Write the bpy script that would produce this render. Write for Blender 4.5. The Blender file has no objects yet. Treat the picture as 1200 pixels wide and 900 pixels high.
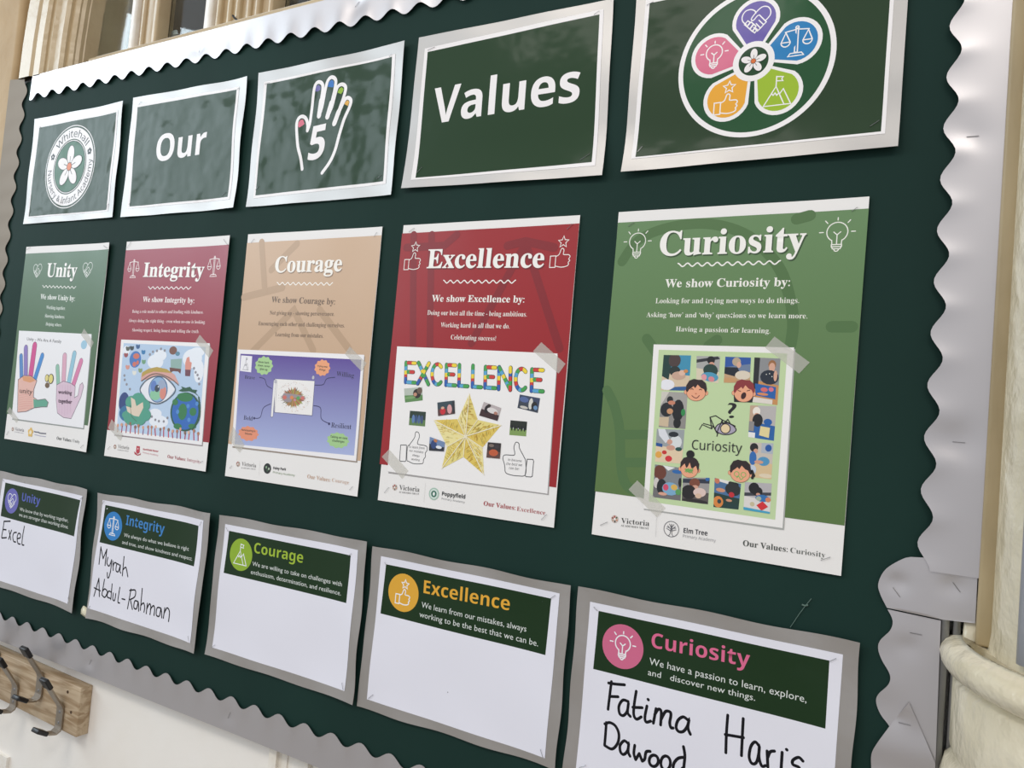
import bpy, bmesh, math, random
from mathutils import Vector, Matrix
from mathutils.geometry import tessellate_polygon

# ------------------------------------------------------------------ camera, world, light, exposure
S = bpy.context.scene
COL = S.collection
OZ = 1.45                                   # height of the board's reference line above the floor
FPX = 904.4
ROT = [Vector((0.86716622, 0.49069354, 0.0851035)),
       Vector((0.05273429, 0.07945137, -0.9954429)),
       Vector((-0.49521899, 0.86770233, 0.04302117))]
CAM = Vector((0.60158, -0.92393, 0.08092 + OZ))
cd = bpy.data.cameras.new('camera')
cd.sensor_fit = 'HORIZONTAL'; cd.sensor_width = 36; cd.lens = FPX * 36 / 1200
cd.clip_start = 0.02; cd.clip_end = 60
cam = bpy.data.objects.new('camera', cd); COL.objects.link(cam); S.camera = cam
r0, r1, r2 = ROT
m = Matrix(((r0.x, -r1.x, -r2.x, CAM.x), (r0.y, -r1.y, -r2.y, CAM.y), (r0.z, -r1.z, -r2.z, CAM.z), (0, 0, 0, 1)))
cam.matrix_world = m

w = bpy.data.worlds.new('world'); S.world = w; w.use_nodes = True
bg = w.node_tree.nodes['Background']
bg.inputs[0].default_value = (0.93, 0.95, 1.0, 1); bg.inputs[1].default_value = 0.52

def area(name, loc, target, sx, sy, power, color):
    l = bpy.data.lights.new(name, 'AREA'); l.shape = 'RECTANGLE'; l.size = sx; l.size_y = sy
    l.energy = power; l.color = color
    o = bpy.data.objects.new(name, l); COL.objects.link(o); o.location = loc
    o.rotation_euler = (Vector(target) - Vector(loc)).to_track_quat('-Z', 'Y').to_euler()
    return o
# daylight window of the room, to the left of the board, and unseen panels added overhead for fill
area('window_daylight', (-5.3, -3.1, 3.55), (-1.0, 0, 1.75), 3.6, 2.0, 98, (0.78, 0.91, 1.0))
area('ceiling_panel', (-0.6, -2.0, 3.35), (-0.4, -1.2, 0), 1.2, 0.6, 17, (1.0, 0.95, 0.88))
area('ceiling_panel', (1.4, -2.1, 3.35), (1.0, -1.2, 0), 1.2, 0.6, 16, (1.0, 0.95, 0.88))
S.view_settings.view_transform = 'Standard'; S.view_settings.look = 'None'
S.view_settings.exposure = 0.31; S.view_settings.gamma = 1.0
S.view_settings.use_curve_mapping = False

# ------------------------------------------------------------------ helpers
def ray(p):
    a, b = (p[0] - 600) / FPX, (p[1] - 450) / FPX
    return ROT[0] * a + ROT[1] * b + ROT[2]
def at(p, Y=0.0):
    """world point of a photograph pixel on the upright plane at depth Y"""
    d = ray(p); return CAM + d * ((Y - CAM.y) / d.y)
def crop(ox, oy, s):
    return lambda pts: [(ox + x / s, oy + y / s) for x, y in pts]
def lin(c):
    if isinstance(c, str): c = tuple(int(c[i:i + 2], 16) for i in (0, 2, 4))
    o = []
    for v in c[:3]:
        v = v / 255.0
        v = v / 12.92 if v <= 0.04045 else ((v + 0.055) / 1.055) ** 2.4
        o.append(min(v, 0.92))
    return tuple(o) + (1.0,)
def link(o, parent=None):
    COL.objects.link(o)
    if parent: o.parent = parent
    return o
def mesh_obj(name, verts, faces, mat, parent=None, smooth=False, cols=None, origin=None, rim=None):
    me = bpy.data.meshes.new(name)
    if origin: verts = [Vector(v) - Vector(origin) for v in verts]
    if rim is not None:                                   # the cut edge gets its own corners, so the faces stay crisp
        verts = list(verts); faces = list(faces)
        for i in range(rim, len(faces)):
            k = len(verts); verts += [verts[j] for j in faces[i]]; faces[i] = tuple(range(k, k + len(faces[i])))
    me.from_pydata([tuple(v) for v in verts], [], faces)
    if cols:
        a = me.color_attributes.new('Col', 'FLOAT_COLOR', 'POINT')
        flat = []
        for c in cols: flat += c
        a.data.foreach_set('color', flat)
    if mat: me.materials.append(mat)
    if smooth:
        for i, p in enumerate(me.polygons): p.use_smooth = rim is None or i < rim
    me.update()
    o = bpy.data.objects.new(name, me); link(o, parent)
    if origin:
        pw = parent.location if parent else Vector((0, 0, 0))
        o.location = Vector(origin) - pw
    return o
def empty(name, loc, label=None, cat=None, group=None):
    o = bpy.data.objects.new(name, None); o.empty_display_size = 0.05; link(o); o.location = loc
    tag(o, label, cat, group); return o
def tag(o, label=None, cat=None, group=None, kind=None):
    if label: o['label'] = label
    if cat: o['category'] = cat
    if group: o['group'] = group
    if kind: o['kind'] = kind
    return o
def child(name, verts, faces, mat, th, smooth=False, cols=None, rim=None):
    """a part given in world coordinates, parented to an Empty that only has a location"""
    L = th.location
    p = th.parent
    while p: L = L + p.location; p = p.parent
    return mesh_obj(name, [Vector(v) - L for v in verts], faces, mat, th, smooth, cols, None, rim)
def box(x0, x1, y0, y1, z0, z1):
    v = [(x, y, z) for x in (x0, x1) for y in (y0, y1) for z in (z0, z1)]
    f = [(0, 1, 3, 2), (4, 6, 7, 5), (0, 4, 5, 1), (2, 3, 7, 6), (0, 2, 6, 4), (1, 5, 7, 3)]
    return v, f
def bevel(o, wd=0.002, seg=2):
    b = o.modifiers.new('bevel', 'BEVEL'); b.width = wd; b.segments = seg; b.limit_method = 'ANGLE'
    for p in o.data.polygons: p.use_smooth = True
    return o
def tube(pts, r, n=8, closed=False):
    pts = [Vector(p) for p in pts]; V = []; F = []
    up = Vector((0.31, 0.2, 0.93))
    for i, p in enumerate(pts):
        t = (pts[min(i + 1, len(pts) - 1)] - pts[max(i - 1, 0)]).normalized()
        a = t.cross(up).normalized(); b = t.cross(a)
        for k in range(n):
            an = 2 * math.pi * k / n; V.append(p + (a * math.cos(an) + b * math.sin(an)) * r)
    for i in range(len(pts) - 1):
        for k in range(n):
            F.append((i * n + k, i * n + (k + 1) % n, (i + 1) * n + (k + 1) % n, (i + 1) * n + k))
    F.append(tuple(range(n))[::-1]); F.append(tuple(range((len(pts) - 1) * n, len(pts) * n)))
    return V, F
def smooth_line(pts, n=5, closed=False):
    P = [Vector(p) for p in pts]
    if len(P) < 3: return P
    out = []; N = len(P)
    rng = range(N) if closed else range(N - 1)
    for i in rng:
        if closed: a, b, c, d = P[(i - 1) % N], P[i], P[(i + 1) % N], P[(i + 2) % N]
        else: a, b, c, d = P[max(i - 1, 0)], P[i], P[i + 1], P[min(i + 2, N - 1)]
        for k in range(n):
            t = k / n
            out.append(0.5 * ((2 * b) + (c - a) * t + (2 * a - 5 * b + 4 * c - d) * t * t + (3 * b - a - 3 * c + d) * t ** 3))
    if not closed: out.append(P[-1])
    return out

# ------------------------------------------------------------------ materials
def mat(name, color=None, rough=0.5, metal=0.0, spec=0.5, coat=0.0, coat_rough=0.1, attr=False, bump=0.0,
        bscale=40.0, bdist=0.001, color2=None, cscale=8.0, alpha=1.0, coords='Object', detail=3.0, stretch=None,
        coat_bump=0.0, coat_scale=12.0):
    M = bpy.data.materials.new(name); M.use_nodes = True
    T = M.node_tree; N = T.nodes; K = T.links
    B = N['Principled BSDF']
    B.inputs['Roughness'].default_value = rough; B.inputs['Metallic'].default_value = metal
    B.inputs['Specular IOR Level'].default_value = spec
    B.inputs['Coat Weight'].default_value = coat; B.inputs['Coat Roughness'].default_value = coat_rough
    B.inputs['Alpha'].default_value = alpha
    geo = N.new('ShaderNodeNewGeometry')
    vec = geo.outputs['Position']
    if stretch:
        mp = N.new('ShaderNodeMapping'); mp.inputs['Scale'].default_value = stretch
        K.new(vec, mp.inputs['Vector']); vec = mp.outputs[0]
    def noise(sc, dt=3.0):
        n = N.new('ShaderNodeTexNoise'); n.inputs['Scale'].default_value = sc; n.inputs['Detail'].default_value = dt
        K.new(vec, n.inputs['Vector']); return n
    if attr:
        a = N.new('ShaderNodeAttribute'); a.attribute_name = 'Col'; K.new(a.outputs['Color'], B.inputs['Base Color'])
    elif color2:
        n = noise(cscale, detail); r = N.new('ShaderNodeValToRGB')
        r.color_ramp.elements[0].position = 0.35; r.color_ramp.elements[1].position = 0.68
        r.color_ramp.elements[0].color = lin(color); r.color_ramp.elements[1].color = lin(color2)
        K.new(n.outputs['Fac'], r.inputs[0]); K.new(r.outputs[0], B.inputs['Base Color'])
    else:
        B.inputs['Base Color'].default_value = lin(color)
    if bump:
        n = noise(bscale, 4.0); b = N.new('ShaderNodeBump'); b.inputs['Strength'].default_value = bump
        b.inputs['Distance'].default_value = bdist
        K.new(n.outputs['Fac'], b.inputs['Height']); K.new(b.outputs[0], B.inputs['Normal'])
    if coat_bump:
        n = noise(coat_scale, 2.0); b = N.new('ShaderNodeBump'); b.inputs['Strength'].default_value = coat_bump
        b.inputs['Distance'].default_value = 0.010
        K.new(n.outputs['Fac'], b.inputs['Height']); K.new(b.outputs[0], B.inputs['Coat Normal'])
    return M

M_print = mat('poster_print', attr=True, rough=0.42, spec=0.4, coat=0.25, coat_rough=0.28, bump=0.10, bscale=9, bdist=0.004)
M_lam = mat('laminated_print', attr=True, rough=0.55, spec=0.15, coat=0.30, coat_rough=0.18, coat_bump=1.0, coat_scale=13)
M_lam2 = mat('laminated_print_flat', attr=True, rough=0.55, spec=0.15, coat=0.13, coat_rough=0.12, coat_bump=0.10, coat_scale=20)
M_ink = mat('marker_ink', attr=True, rough=0.55, spec=0.3)
M_silver = mat('silver_card', 'b0adaa', rough=0.42, metal=0.65, bump=0.15, bscale=14, bdist=0.003)
M_silver_lam = mat('silver_card_laminated', 'b0aba6', rough=0.38, metal=0.72, coat=0.5, coat_rough=0.10, coat_bump=1.0, coat_scale=30, bump=0.1, bscale=30, bdist=0.002)
M_border = mat('silver_border', 'c8c4c5', rough=0.38, metal=0.85, bump=0.10, bscale=6, bdist=0.004)
M_green = mat('green_backing_paper', '182f2a', color2='1b352f', cscale=3, rough=0.65, spec=0.12, bump=0.5, bscale=6, bdist=0.006, stretch=(1, 1, 0.6))
M_alu = mat('brushed_aluminium', '8f9092', rough=0.4, metal=1.0, stretch=(60, 60, 1), bump=0.1, bscale=20)
M_core = mat('fibre_board', '9a8768', rough=0.9)
M_wall = mat('painted_white_wall', 'f1ebe2', color2='f6f2ec', cscale=5, rough=0.38, bump=0.35, bscale=16, bdist=0.004)
M_stone = mat('painted_beige_stone', 'b3966c', color2='c1a57b', cscale=7, rough=0.6, bump=0.6, bscale=14, bdist=0.008)
M_frame = mat('cream_gloss_paint', 'bda682', color2='c9b48f', cscale=12, rough=0.28, spec=0.6, bump=0.4, bscale=45, bdist=0.003)
M_white = mat('white_gloss_paint', 'e8e0d2', color2='f0ebe2', cscale=30, rough=0.3, bump=0.5, bscale=120, bdist=0.002)
M_trim = mat('worn_beige_paint', '9c8a68', color2='b5a27e', cscale=18, rough=0.45, bump=0.5, bscale=50, bdist=0.003, stretch=(1, 1, 0.3))
M_cream = mat('thick_cream_paint', 'd3c8ac', color2='dfd6be', cscale=9, rough=0.24, spec=0.6, bump=0.8, bscale=20, bdist=0.012)
M_staple = mat('steel_staple', '9a9a9c', rough=0.3, metal=1.0)
M_hook = mat('brushed_steel', 'a3998c', rough=0.38, metal=0.95, bump=0.1, bscale=300)
M_cap = mat('black_plastic', '141416', rough=0.35, bump=0.1, bscale=100)
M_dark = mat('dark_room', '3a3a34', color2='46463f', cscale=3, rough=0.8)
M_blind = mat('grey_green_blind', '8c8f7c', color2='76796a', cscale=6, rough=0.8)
M_tape = mat('clear_tape', 'd9d6cc', rough=0.3, alpha=0.5)
M_torn = mat('yellowed_tape', 'd8cfae', color2='eae6d4', cscale=60, rough=0.35)
M_floor = mat('vinyl_floor', '9c958d', color2='a8a199', cscale=5, rough=0.4)
M_crack = mat('black_wire', '191612', rough=0.6)
# glass
M_glass = bpy.data.materials.new('window_glass'); M_glass.use_nodes = True
_b = M_glass.node_tree.nodes['Principled BSDF']; _b.inputs['Transmission Weight'].default_value = 1
_b.inputs['Roughness'].default_value = 0.02; _b.inputs['IOR'].default_value = 1.45; _b.inputs['Base Color'].default_value = (0.85, 0.9, 0.88, 1)
# wood: grain runs along the plank
M_wood = bpy.data.materials.new('light_wood'); M_wood.use_nodes = True
T = M_wood.node_tree; B = T.nodes['Principled BSDF']; B.inputs['Roughness'].default_value = 0.5
g = T.nodes.new('ShaderNodeNewGeometry'); mp = T.nodes.new('ShaderNodeMapping'); mp.inputs['Scale'].default_value = (3.5, 20, 34)
mp.inputs['Rotation'].default_value = (0, 0.06, 0)
n = T.nodes.new('ShaderNodeTexNoise'); n.inputs['Scale'].default_value = 2.2; n.inputs['Detail'].default_value = 6; n.inputs['Distortion'].default_value = 1.2
rp = T.nodes.new('ShaderNodeValToRGB'); rp.color_ramp.elements[0].position = 0.38; rp.color_ramp.elements[1].position = 0.62
rp.color_ramp.elements[0].color = lin('9c8262'); rp.color_ramp.elements[1].color = lin('c2ad90')
T.links.new(g.outputs['Position'], mp.inputs[0]); T.links.new(mp.outputs[0], n.inputs['Vector'])
T.links.new(n.outputs['Fac'], rp.inputs[0]); T.links.new(rp.outputs[0], B.inputs['Base Color'])

# ------------------------------------------------------------------ the setting
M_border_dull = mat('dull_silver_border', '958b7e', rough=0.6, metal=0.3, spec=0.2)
M_pipe = mat('pale_grey_paint', 'b9bdc8', rough=0.3)
def struct(name, verts, faces, mt, smooth=False):
    return tag(mesh_obj(name, verts, faces, mt, smooth=smooth), kind='structure')
struct('floor', *box(-4.5, 2.6, -4.2, 0.3, -0.04, 0.0), M_floor)
ZT = at((97, 70), 0.03).z                       # foot of the window panes
BT, BB = OZ + 0.754, OZ - 0.476                 # board top and bottom
BL, BR = -1.300, 0.612
WY = 0.020                                      # face of the wall below the board
def trims(name, label_, boxes, mt):
    V = []; F = []
    for b in boxes:
        v, f = box(*b); o = len(V); V += v; F += [tuple(i + o for i in q) for q in f]
    return struct(name, V, F, mt)
struct('wall_lower', *box(-4.5, 2.6, WY, 0.16, 0, OZ - 0.30), M_wall)
struct('wall_behind_board', *box(-1.36, 2.6, WY + 0.012, 0.16, OZ - 0.30, BT + 0.0), M_wall)
wl = struct('wall_left', *box(-4.5, -1.303, -0.006, 0.16, OZ - 0.44, 3.3), M_stone)
bevel(wl, 0.012, 3)

# window surround: stepped mouldings that rise and lean in to the arch
def rib(x0, x1, yf, yb, z0, z1, lean, mt, name, parent=None):
    V = []; F = []; n = 14
    for i in range(n + 1):
        t = i / n; z = z0 + (z1 - z0) * t; dx = lean * t * t
        V += [(x0 + dx, yb, z), (x0 + dx, yf, z), (x0 + dx + (x1 - x0) * .18, yf - .006, z), (x1 + dx - (x1 - x0) * .18, yf - .006, z), (x1 + dx, yf, z), (x1 + dx, yb, z)]
    for i in range(n):
        for k in range(5):
            a = i * 6 + k; F.append((a, a + 1, a + 7, a + 6))
    return V, F
zb = BT - 0.004
ed = [(22, -0.004), (40, -0.002), (50, 0.008), (61, 0.014), (73, 0.026), (84, 0.036), (91, 0.046), (97, 0.055)]
arch = [(at((ed[i][0], 91 - (ed[i][0] - 27) * .29), ed[i][1]).x, at((ed[i + 1][0], 91 - (ed[i + 1][0] - 27) * .29), ed[i][1]).x, ed[i][1]) for i in range(7)]
for i, (a, b, y) in enumerate(arch):
    V, F = rib(a, b + 0.002, y, 0.16, zb, 3.3, 0.4, M_frame, 'x')
    # the lean starts gently above the sill
    struct('trim_%d' % (i + 21), V, F, M_frame, smooth=False)

def px_x(p, Y): return at(p, Y).x
Yf, Yg = 0.055, 0.075
win = struct('window_1', *box(-1.05, 2.6, 0.062, 0.10, BT - 0.03, ZT), M_frame)
def wpart(name, b, mt, bv=0.004):
    o = mesh_obj(name, *box(*b), mt, parent=win)
    if bv: bevel(o, bv, 2)
    return o
x1a, x1b = px_x((97, 70), Yf), px_x((157, 55), Yf)
x2a, x2b = px_x((186, 47), Yf), px_x((245, 33), Yf)
x3a, x3b = px_x((324, 9), Yf), px_x((420, -18), Yf)
ztop = ZT + 0.95
wpart('glazing_bar', (x1b, x1b + 0.018, 0.040, 0.085, ZT - 0.004, ztop), M_white)
wpart('frame_post', (x1b + 0.018, x2a - 0.016, 0.050, 0.10, ZT - 0.004, ztop), M_frame)
wpart('frame_bead', (x1b + 0.030, x1b + 0.042, 0.044, 0.06, ZT - 0.004, ztop), M_frame)
wpart('frame_bead', (x2a - 0.016, x2a, 0.046, 0.085, ZT - 0.004, ztop), M_frame)
wpart('glazing_bar', (x2b, x2b + 0.022, 0.040, 0.085, ZT - 0.004, ztop), M_white)
wpart('frame_post', (x2b + 0.022, x3a - 0.012, 0.050, 0.10, ZT - 0.004, ztop), M_frame)
for k in range(5):
    xx = x2b + 0.034 + k * (x3a - x2b - 0.05) / 5
    wpart('frame_bead', (xx, xx + 0.012, 0.040 + 0.003 * (k % 2), 0.06, ZT - 0.004, ztop), M_frame)
wpart('frame_bead', (x3a - 0.012, x3a, 0.044, 0.085, ZT - 0.004, ztop), M_frame)
wpart('frame_post', (x3b, 2.6, 0.050, 0.10, ZT - 0.004, ztop), M_frame)
wpart('sill_bead', (-1.05, 2.6, 0.030, 0.06, ZT - 0.008, ZT), M_white, 0.002)
wpart('sill_bead', (-1.05, 2.6, 0.014, 0.06, BT - 0.02, ZT - 0.012), M_frame, 0.003)
for a, b in ((x1a - .06, x1b), (x2a, x2b), (x3a, x3b)):
    mesh_obj('pane', *box(a, b, Yg, Yg + 0.004, ZT, ztop), M_glass, parent=win)
# the dim room beyond the panes
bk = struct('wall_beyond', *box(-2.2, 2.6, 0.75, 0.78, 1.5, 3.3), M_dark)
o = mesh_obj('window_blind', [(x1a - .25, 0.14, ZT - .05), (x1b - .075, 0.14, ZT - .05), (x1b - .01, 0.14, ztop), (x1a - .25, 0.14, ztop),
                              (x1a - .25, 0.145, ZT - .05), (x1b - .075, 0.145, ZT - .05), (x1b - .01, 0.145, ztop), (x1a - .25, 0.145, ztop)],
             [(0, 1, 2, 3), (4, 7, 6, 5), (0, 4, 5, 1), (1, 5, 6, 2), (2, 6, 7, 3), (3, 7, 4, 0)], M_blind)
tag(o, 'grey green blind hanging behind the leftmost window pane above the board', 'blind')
# pale shape behind the second pane, standing in for a bright reflection
rnd = random.Random(5)
pts = crop(180, 0, 4.286)([(22, 205), (30, 130), (42, 155), (60, 162), (75, 150), (95, 158), (118, 152), (124, 172), (100, 182)])
pp = [at(p, 0.090) for p in pts]
n_ = len(pp)
V = pp + [q + Vector((0, 0.003, 0)) for q in pp]
F = [tuple(range(n_)), tuple(range(2 * n_ - 1, n_ - 1, -1))] + [(i, (i + 1) % n_, (i + 1) % n_ + n_, i + n_) for i in range(n_)]
tag(mesh_obj('paper_scrap', V, F, mat('pale_paper', 'dfe9ee', rough=0.6)), 'torn pale paper scrap in the lower left corner of the second window pane', 'paper')
# loose black wire end on the window frame
cr = smooth_line([at(p, 0.036) for p in crop(180, 0, 4.286)([(398, 78), (408, 92), (418, 100), (428, 112), (437, 116)])])
V, F = tube(cr, 0.0022, 6)
v2, f2 = tube([at(p, 0.036) for p in crop(180, 0, 4.286)([(437, 102), (434, 112), (420, 122)])], 0.0032, 6)
o = len(V); V = V + v2; F = F + [tuple(i + o for i in q) for q in f2]
tag(mesh_obj('wire_end', V, F, M_crack, smooth=True), 'short black wire end sticking out of the cream window frame', 'wire')

# dado and post mouldings below the board
struct('trim_7', *box(-4.5, -1.06, 0.013, WY + .002, OZ - 0.74, OZ - 0.712), M_white)
xx = at((322, 880), WY).x
V = []; F = []
for a, b, y in ((0.0, 0.016, 0.008), (0.016, 0.034, 0.014), (0.034, 0.075, 0.016), (0.075, 0.082, 0.010), (0.095, 0.11, 0.008)):
    v, f = box(xx + a, xx + b, y, WY + 0.002, OZ - 1.0, BB + 0.01); k = len(V); V += v; F += [tuple(i + k for i in q) for q in f]
struct('trim_8', V, F, M_white)

# column with its ring, right of the board
def lathe(prof, cx, cy, n=72):
    V = []; F = []
    for r, z in prof:
        for k in range(n):
            a = 2 * math.pi * k / n; V.append((cx + r * math.cos(a), cy + r * math.sin(a), z))
    for i in range(len(prof) - 1):
        for k in range(n):
            F.append((i * n + k, i * n + (k + 1) % n, (i + 1) * n + (k + 1) % n, (i + 1) * n + k))
    return V, F
CX, CY = 0.815, 0.0
col = empty('column', (CX, CY, 0), 'round cream gloss painted column with projecting ring, right of the notice board', 'column')
child('shaft', *lathe([(0.178, OZ - 0.13), (0.175, OZ - 0.117), (0.170, OZ - 0.108), (0.168, OZ - 0.09), (0.168, 3.3)], CX, CY), M_cream, col, True)
ringp = [(0.15, OZ - 0.106), (0.168, OZ - 0.108), (0.192, OZ - 0.101)]
for k in range(9):
    a = math.pi / 2 - math.pi * k / 8
    ringp.append((0.192 + 0.019 * math.cos(a) * 1.0, OZ - 0.118 + 0.017 * math.sin(a)))
ringp += [(0.187, OZ - 0.137)]
child('ring', *lathe(ringp, CX, CY), M_cream, col, True)
child('drum', *lathe([(0.188, OZ - 0.135), (0.198, OZ - 0.142), (0.198, OZ - 0.205), (0.196, OZ - 0.209), (0.195, OZ - 0.213), (0.201, OZ - 0.219), (0.205, OZ - 0.235), (0.202, OZ - 0.25), (0.208, OZ - 0.265), (0.211, OZ - 0.29), (0.211, 0)], CX, CY), M_cream, col, True)
o = struct('trim_9', *box(0.6345, 0.655, -0.012, 0.05, OZ - 0.106, 3.3), M_trim); bevel(o, 0.003, 2)
o = struct('trim_10', *box(0.624, 0.640, -0.001, 0.05, 0, OZ - 0.06), M_cream); bevel(o, 0.003, 2)
v = at((1190, 776), -0.085)
V, F = tube([(v.x + 0.012, -0.088, v.z), (v.x + 0.012, -0.088, 3.0)], 0.012, 20)
tag(mesh_obj('conduit', V, F, M_pipe, smooth=True), 'grey metal conduit pipe running up the front of the cream column', 'pipe')

# ------------------------------------------------------------------ notice board
nb = empty('notice_board', (-0.344, 0, BB), 'large notice board covered in dark green paper, wall mounted', 'notice board')
child('board_core', *box(BL + .012, BR - .012, 0.004, WY + .012, BB + .012, BT - .012), M_core, nb)
for b in ((BL, BR, 0.002, 0.024, BB, BB + 0.012), (BL, BR, 0.002, 0.024, BT - 0.012, BT), (BL, BL + 0.012, 0.002, 0.024, BB, BT), (BR - 0.010, BR, 0.0, 0.026, BB, BT)):
    bevel(child('edge_frame', *box(*b), M_alu, nb), 0.001, 1)
bevel(child('edge_frame', *box(BR + 0.0025, BR + 0.010, 0.004, 0.026, BB, BT), M_alu, nb), 0.001, 1)
def pap(x, z):
    return -0.0004 - 0.0009 * (1 + math.sin(x * 9 + z * 5) * math.sin(z * 7 - x * 3)) * 0.5
NX, NZ = 80, 52; V = []; F = []
for j in range(NZ + 1):
    for i in range(NX + 1):
        x = BL + .004 + (BR - .012 - BL) * i / NX; z = BB + .004 + (BT - BB - .008) * j / NZ
        V.append((x, pap(x, z) if 0 < i < NX and 0 < j < NZ else 0.003, z))
for j in range(NZ):
    for i in range(NX):
        a = j * (NX + 1) + i; F.append((a, a + 1, a + NX + 2, a + NX + 1))
child('backing_paper', V, F, M_green, nb, True)
# scratch in the paper, above the lower right card
V, F = tube([at(p, -0.0016) for p in crop(650, 680, 3.158)([(950, 68), (930, 92), (905, 125), (872, 174)])], 0.00035, 5)
child('scratch', V, F, mat('scuffed_paper', '5d756c', rough=0.6), nb)
V, F = tube([at(p, -0.0016) for p in crop(650, 680, 3.158)([(915, 90), (926, 94), (938, 92)])], 0.0009, 5)
child('scratch', V, F, bpy.data.materials['scuffed_paper'], nb)

# scalloped silver border strips -----------------------------------------------------------
PITCH = 0.0550; AMP = 0.0064; WID = 0.0575
def staple(th, c, ang, Y, L=0.011):
    d = Vector((math.cos(ang), 0, math.sin(ang))) * L / 2
    c = Vector(c)
    p = [c - d + Vector((0, Y + .0015, 0)), c - d + Vector((0, Y - .0008, 0)), c + d + Vector((0, Y - .0008, 0)), c + d + Vector((0, Y + .0015, 0))]
    V, F = tube(p, 0.00032, 5); return child('staple', V, F, M_staple, th)
def strip(a, b, phase, inward, name_label, Y=-0.0035, staples=(), dents=(), wob=0.0012, seed=0, tilt=0.0, mt=None):
    """border strip along its straight outer edge from a to b; inward = unit vector towards the board's middle"""
    a, b = Vector(a), Vector(b); L = (b - a).length; d = (b - a).normalized(); inn = Vector(inward)
    th = empty('border_strip', (a + b) / 2, name_label, 'border', 'silver scalloped border strips')
    n = max(8, int(L / 0.0046)); m_ = 12; V = []; F = []
    def surf(s, v):
        y = Y - tilt * (1 - v)
        ph = 2 * math.pi * (s - phase) / PITCH
        y -= 0.0012 * v ** 2 * (0.6 - 0.4 * math.cos(ph)) + 0.0012 * (0.5 - 0.5 * math.cos(ph)) ** 2 * max(0, v - 0.35) ** 1.5          # lobes pressed, valleys proud
        y -= wob * (math.sin(s * 8 + seed) + math.sin(s * 17 + 2 * seed)) * (0.4 + v) * .5 + wob
        for ds, dv, dr, dh in dents:
            q = ((s - ds) / dr) ** 2 + ((v - dv) * WID / dr) ** 2
            y += dh * math.exp(-q)
        return min(y, -0.0016)
    for i in range(n + 1):
        s = L * i / n
        w_ = WID - AMP + AMP * math.cos(2 * math.pi * (s - phase) / PITCH)
        for j in range(m_ + 1):
            v = j / m_
            p = a + d * s + inn * (w_ * v); V.append((p.x, surf(s, v), p.z))
    k = len(V)
    V += [(x, y + 0.0004, z) for x, y, z in V]
    for i in range(n):
        for j in range(m_):
            q = i * (m_ + 1) + j
            F.append((q, q + 1, q + m_ + 2, q + m_ + 1)); F.append((k + q, k + q + m_ + 1, k + q + m_ + 2, k + q + 1))
    rim = len(F)
    for i in range(n):
        q = i * (m_ + 1); F.append((q, q + m_ + 1, k + q + m_ + 1, k + q)); q += m_; F.append((q, k + q, k + q + m_ + 1, q + m_ + 1))
    for q0 in (0, n * (m_ + 1)):
        for j in range(m_): F.append((q0 + j, q0 + j + 1, k + q0 + j + 1, k + q0 + j))
    child('strip', V, F, mt or M_border, th, True, rim=rim)
    for s, v, an in staples:
        p = a + d * s + inn * (WID * v); staple(th, (p.x, 0, p.z), an, surf(s, v) - 0.0002)
    return th
def sx(p): return at(p, -0.004).x
def sz(p): return at(p, -0.004).z
# bottom
bx0 = BL + 0.002
strip((bx0, 0, BB - 0.001), (0.606, 0, BB + 0.004), (sx((108.3, 759.3)) - bx0), (0, 0, 1), 'silver scalloped border strip along the bottom edge of the green board', Y=-0.0030,
      staples=[(sx((105, 777)) - bx0, 0.45, 1.1), (sx((268, 842)) - bx0, 0.45, 1.2)], dents=[(sx((105, 777)) - bx0, 0.45, 0.012, 0.0012), (sx((268, 842)) - bx0, 0.45, 0.012, 0.0012)], seed=1.3)
# left, in a duller, browner silver than the other strips
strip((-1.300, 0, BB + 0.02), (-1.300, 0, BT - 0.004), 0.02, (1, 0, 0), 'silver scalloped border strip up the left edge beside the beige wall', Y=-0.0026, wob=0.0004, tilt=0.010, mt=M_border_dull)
# top
strip((-1.222, 0, BT - 0.003), (0.66, 0, BT - 0.003), (sx((144.3, 97.5)) + 1.222), (0, 0, -1), 'bright silver scalloped border strip along the top edge under the window', Y=-0.0045,
      staples=[(sx((129, 73)) + 1.222, 0.35, 1.2), (sx((234, 56)) + 1.222, 0.55, 1.2), (sx((418, 12)) + 1.222, 0.35, 0.7), (sx((1100, -150)) + 1.222, 0.35, 0.7)],
      dents=[(sx((129, 73)) + 1.222, 0.35, 0.014, 0.0018), (sx((234, 56)) + 1.222, 0.55, 0.016, 0.002), (sx((418, 12)) + 1.222, 0.4, 0.02, 0.0026)], seed=0.4)
# right, upper
zt = sz((1112, 674)); 
ru = strip((0.6360, 0, OZ - 0.040), (0.6360, 0, BT), sz((1097, 270)) - (OZ - 0.040), (-1, 0, 0), 'tall silver scalloped border strip up the right edge beside the column', Y=-0.0062,
      staples=[(sz((1148, 160)) - OZ + .040, 0.52, 0.0), (sz((1120, 518)) - OZ + .040, 0.45, 0.0)],
      dents=[(sz((1148, 160)) - OZ + .040, 0.52, 0.018, 0.0014), (sz((1120, 518)) - OZ + .040, 0.45, 0.020, 0.0028)], seed=2.1)
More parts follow.
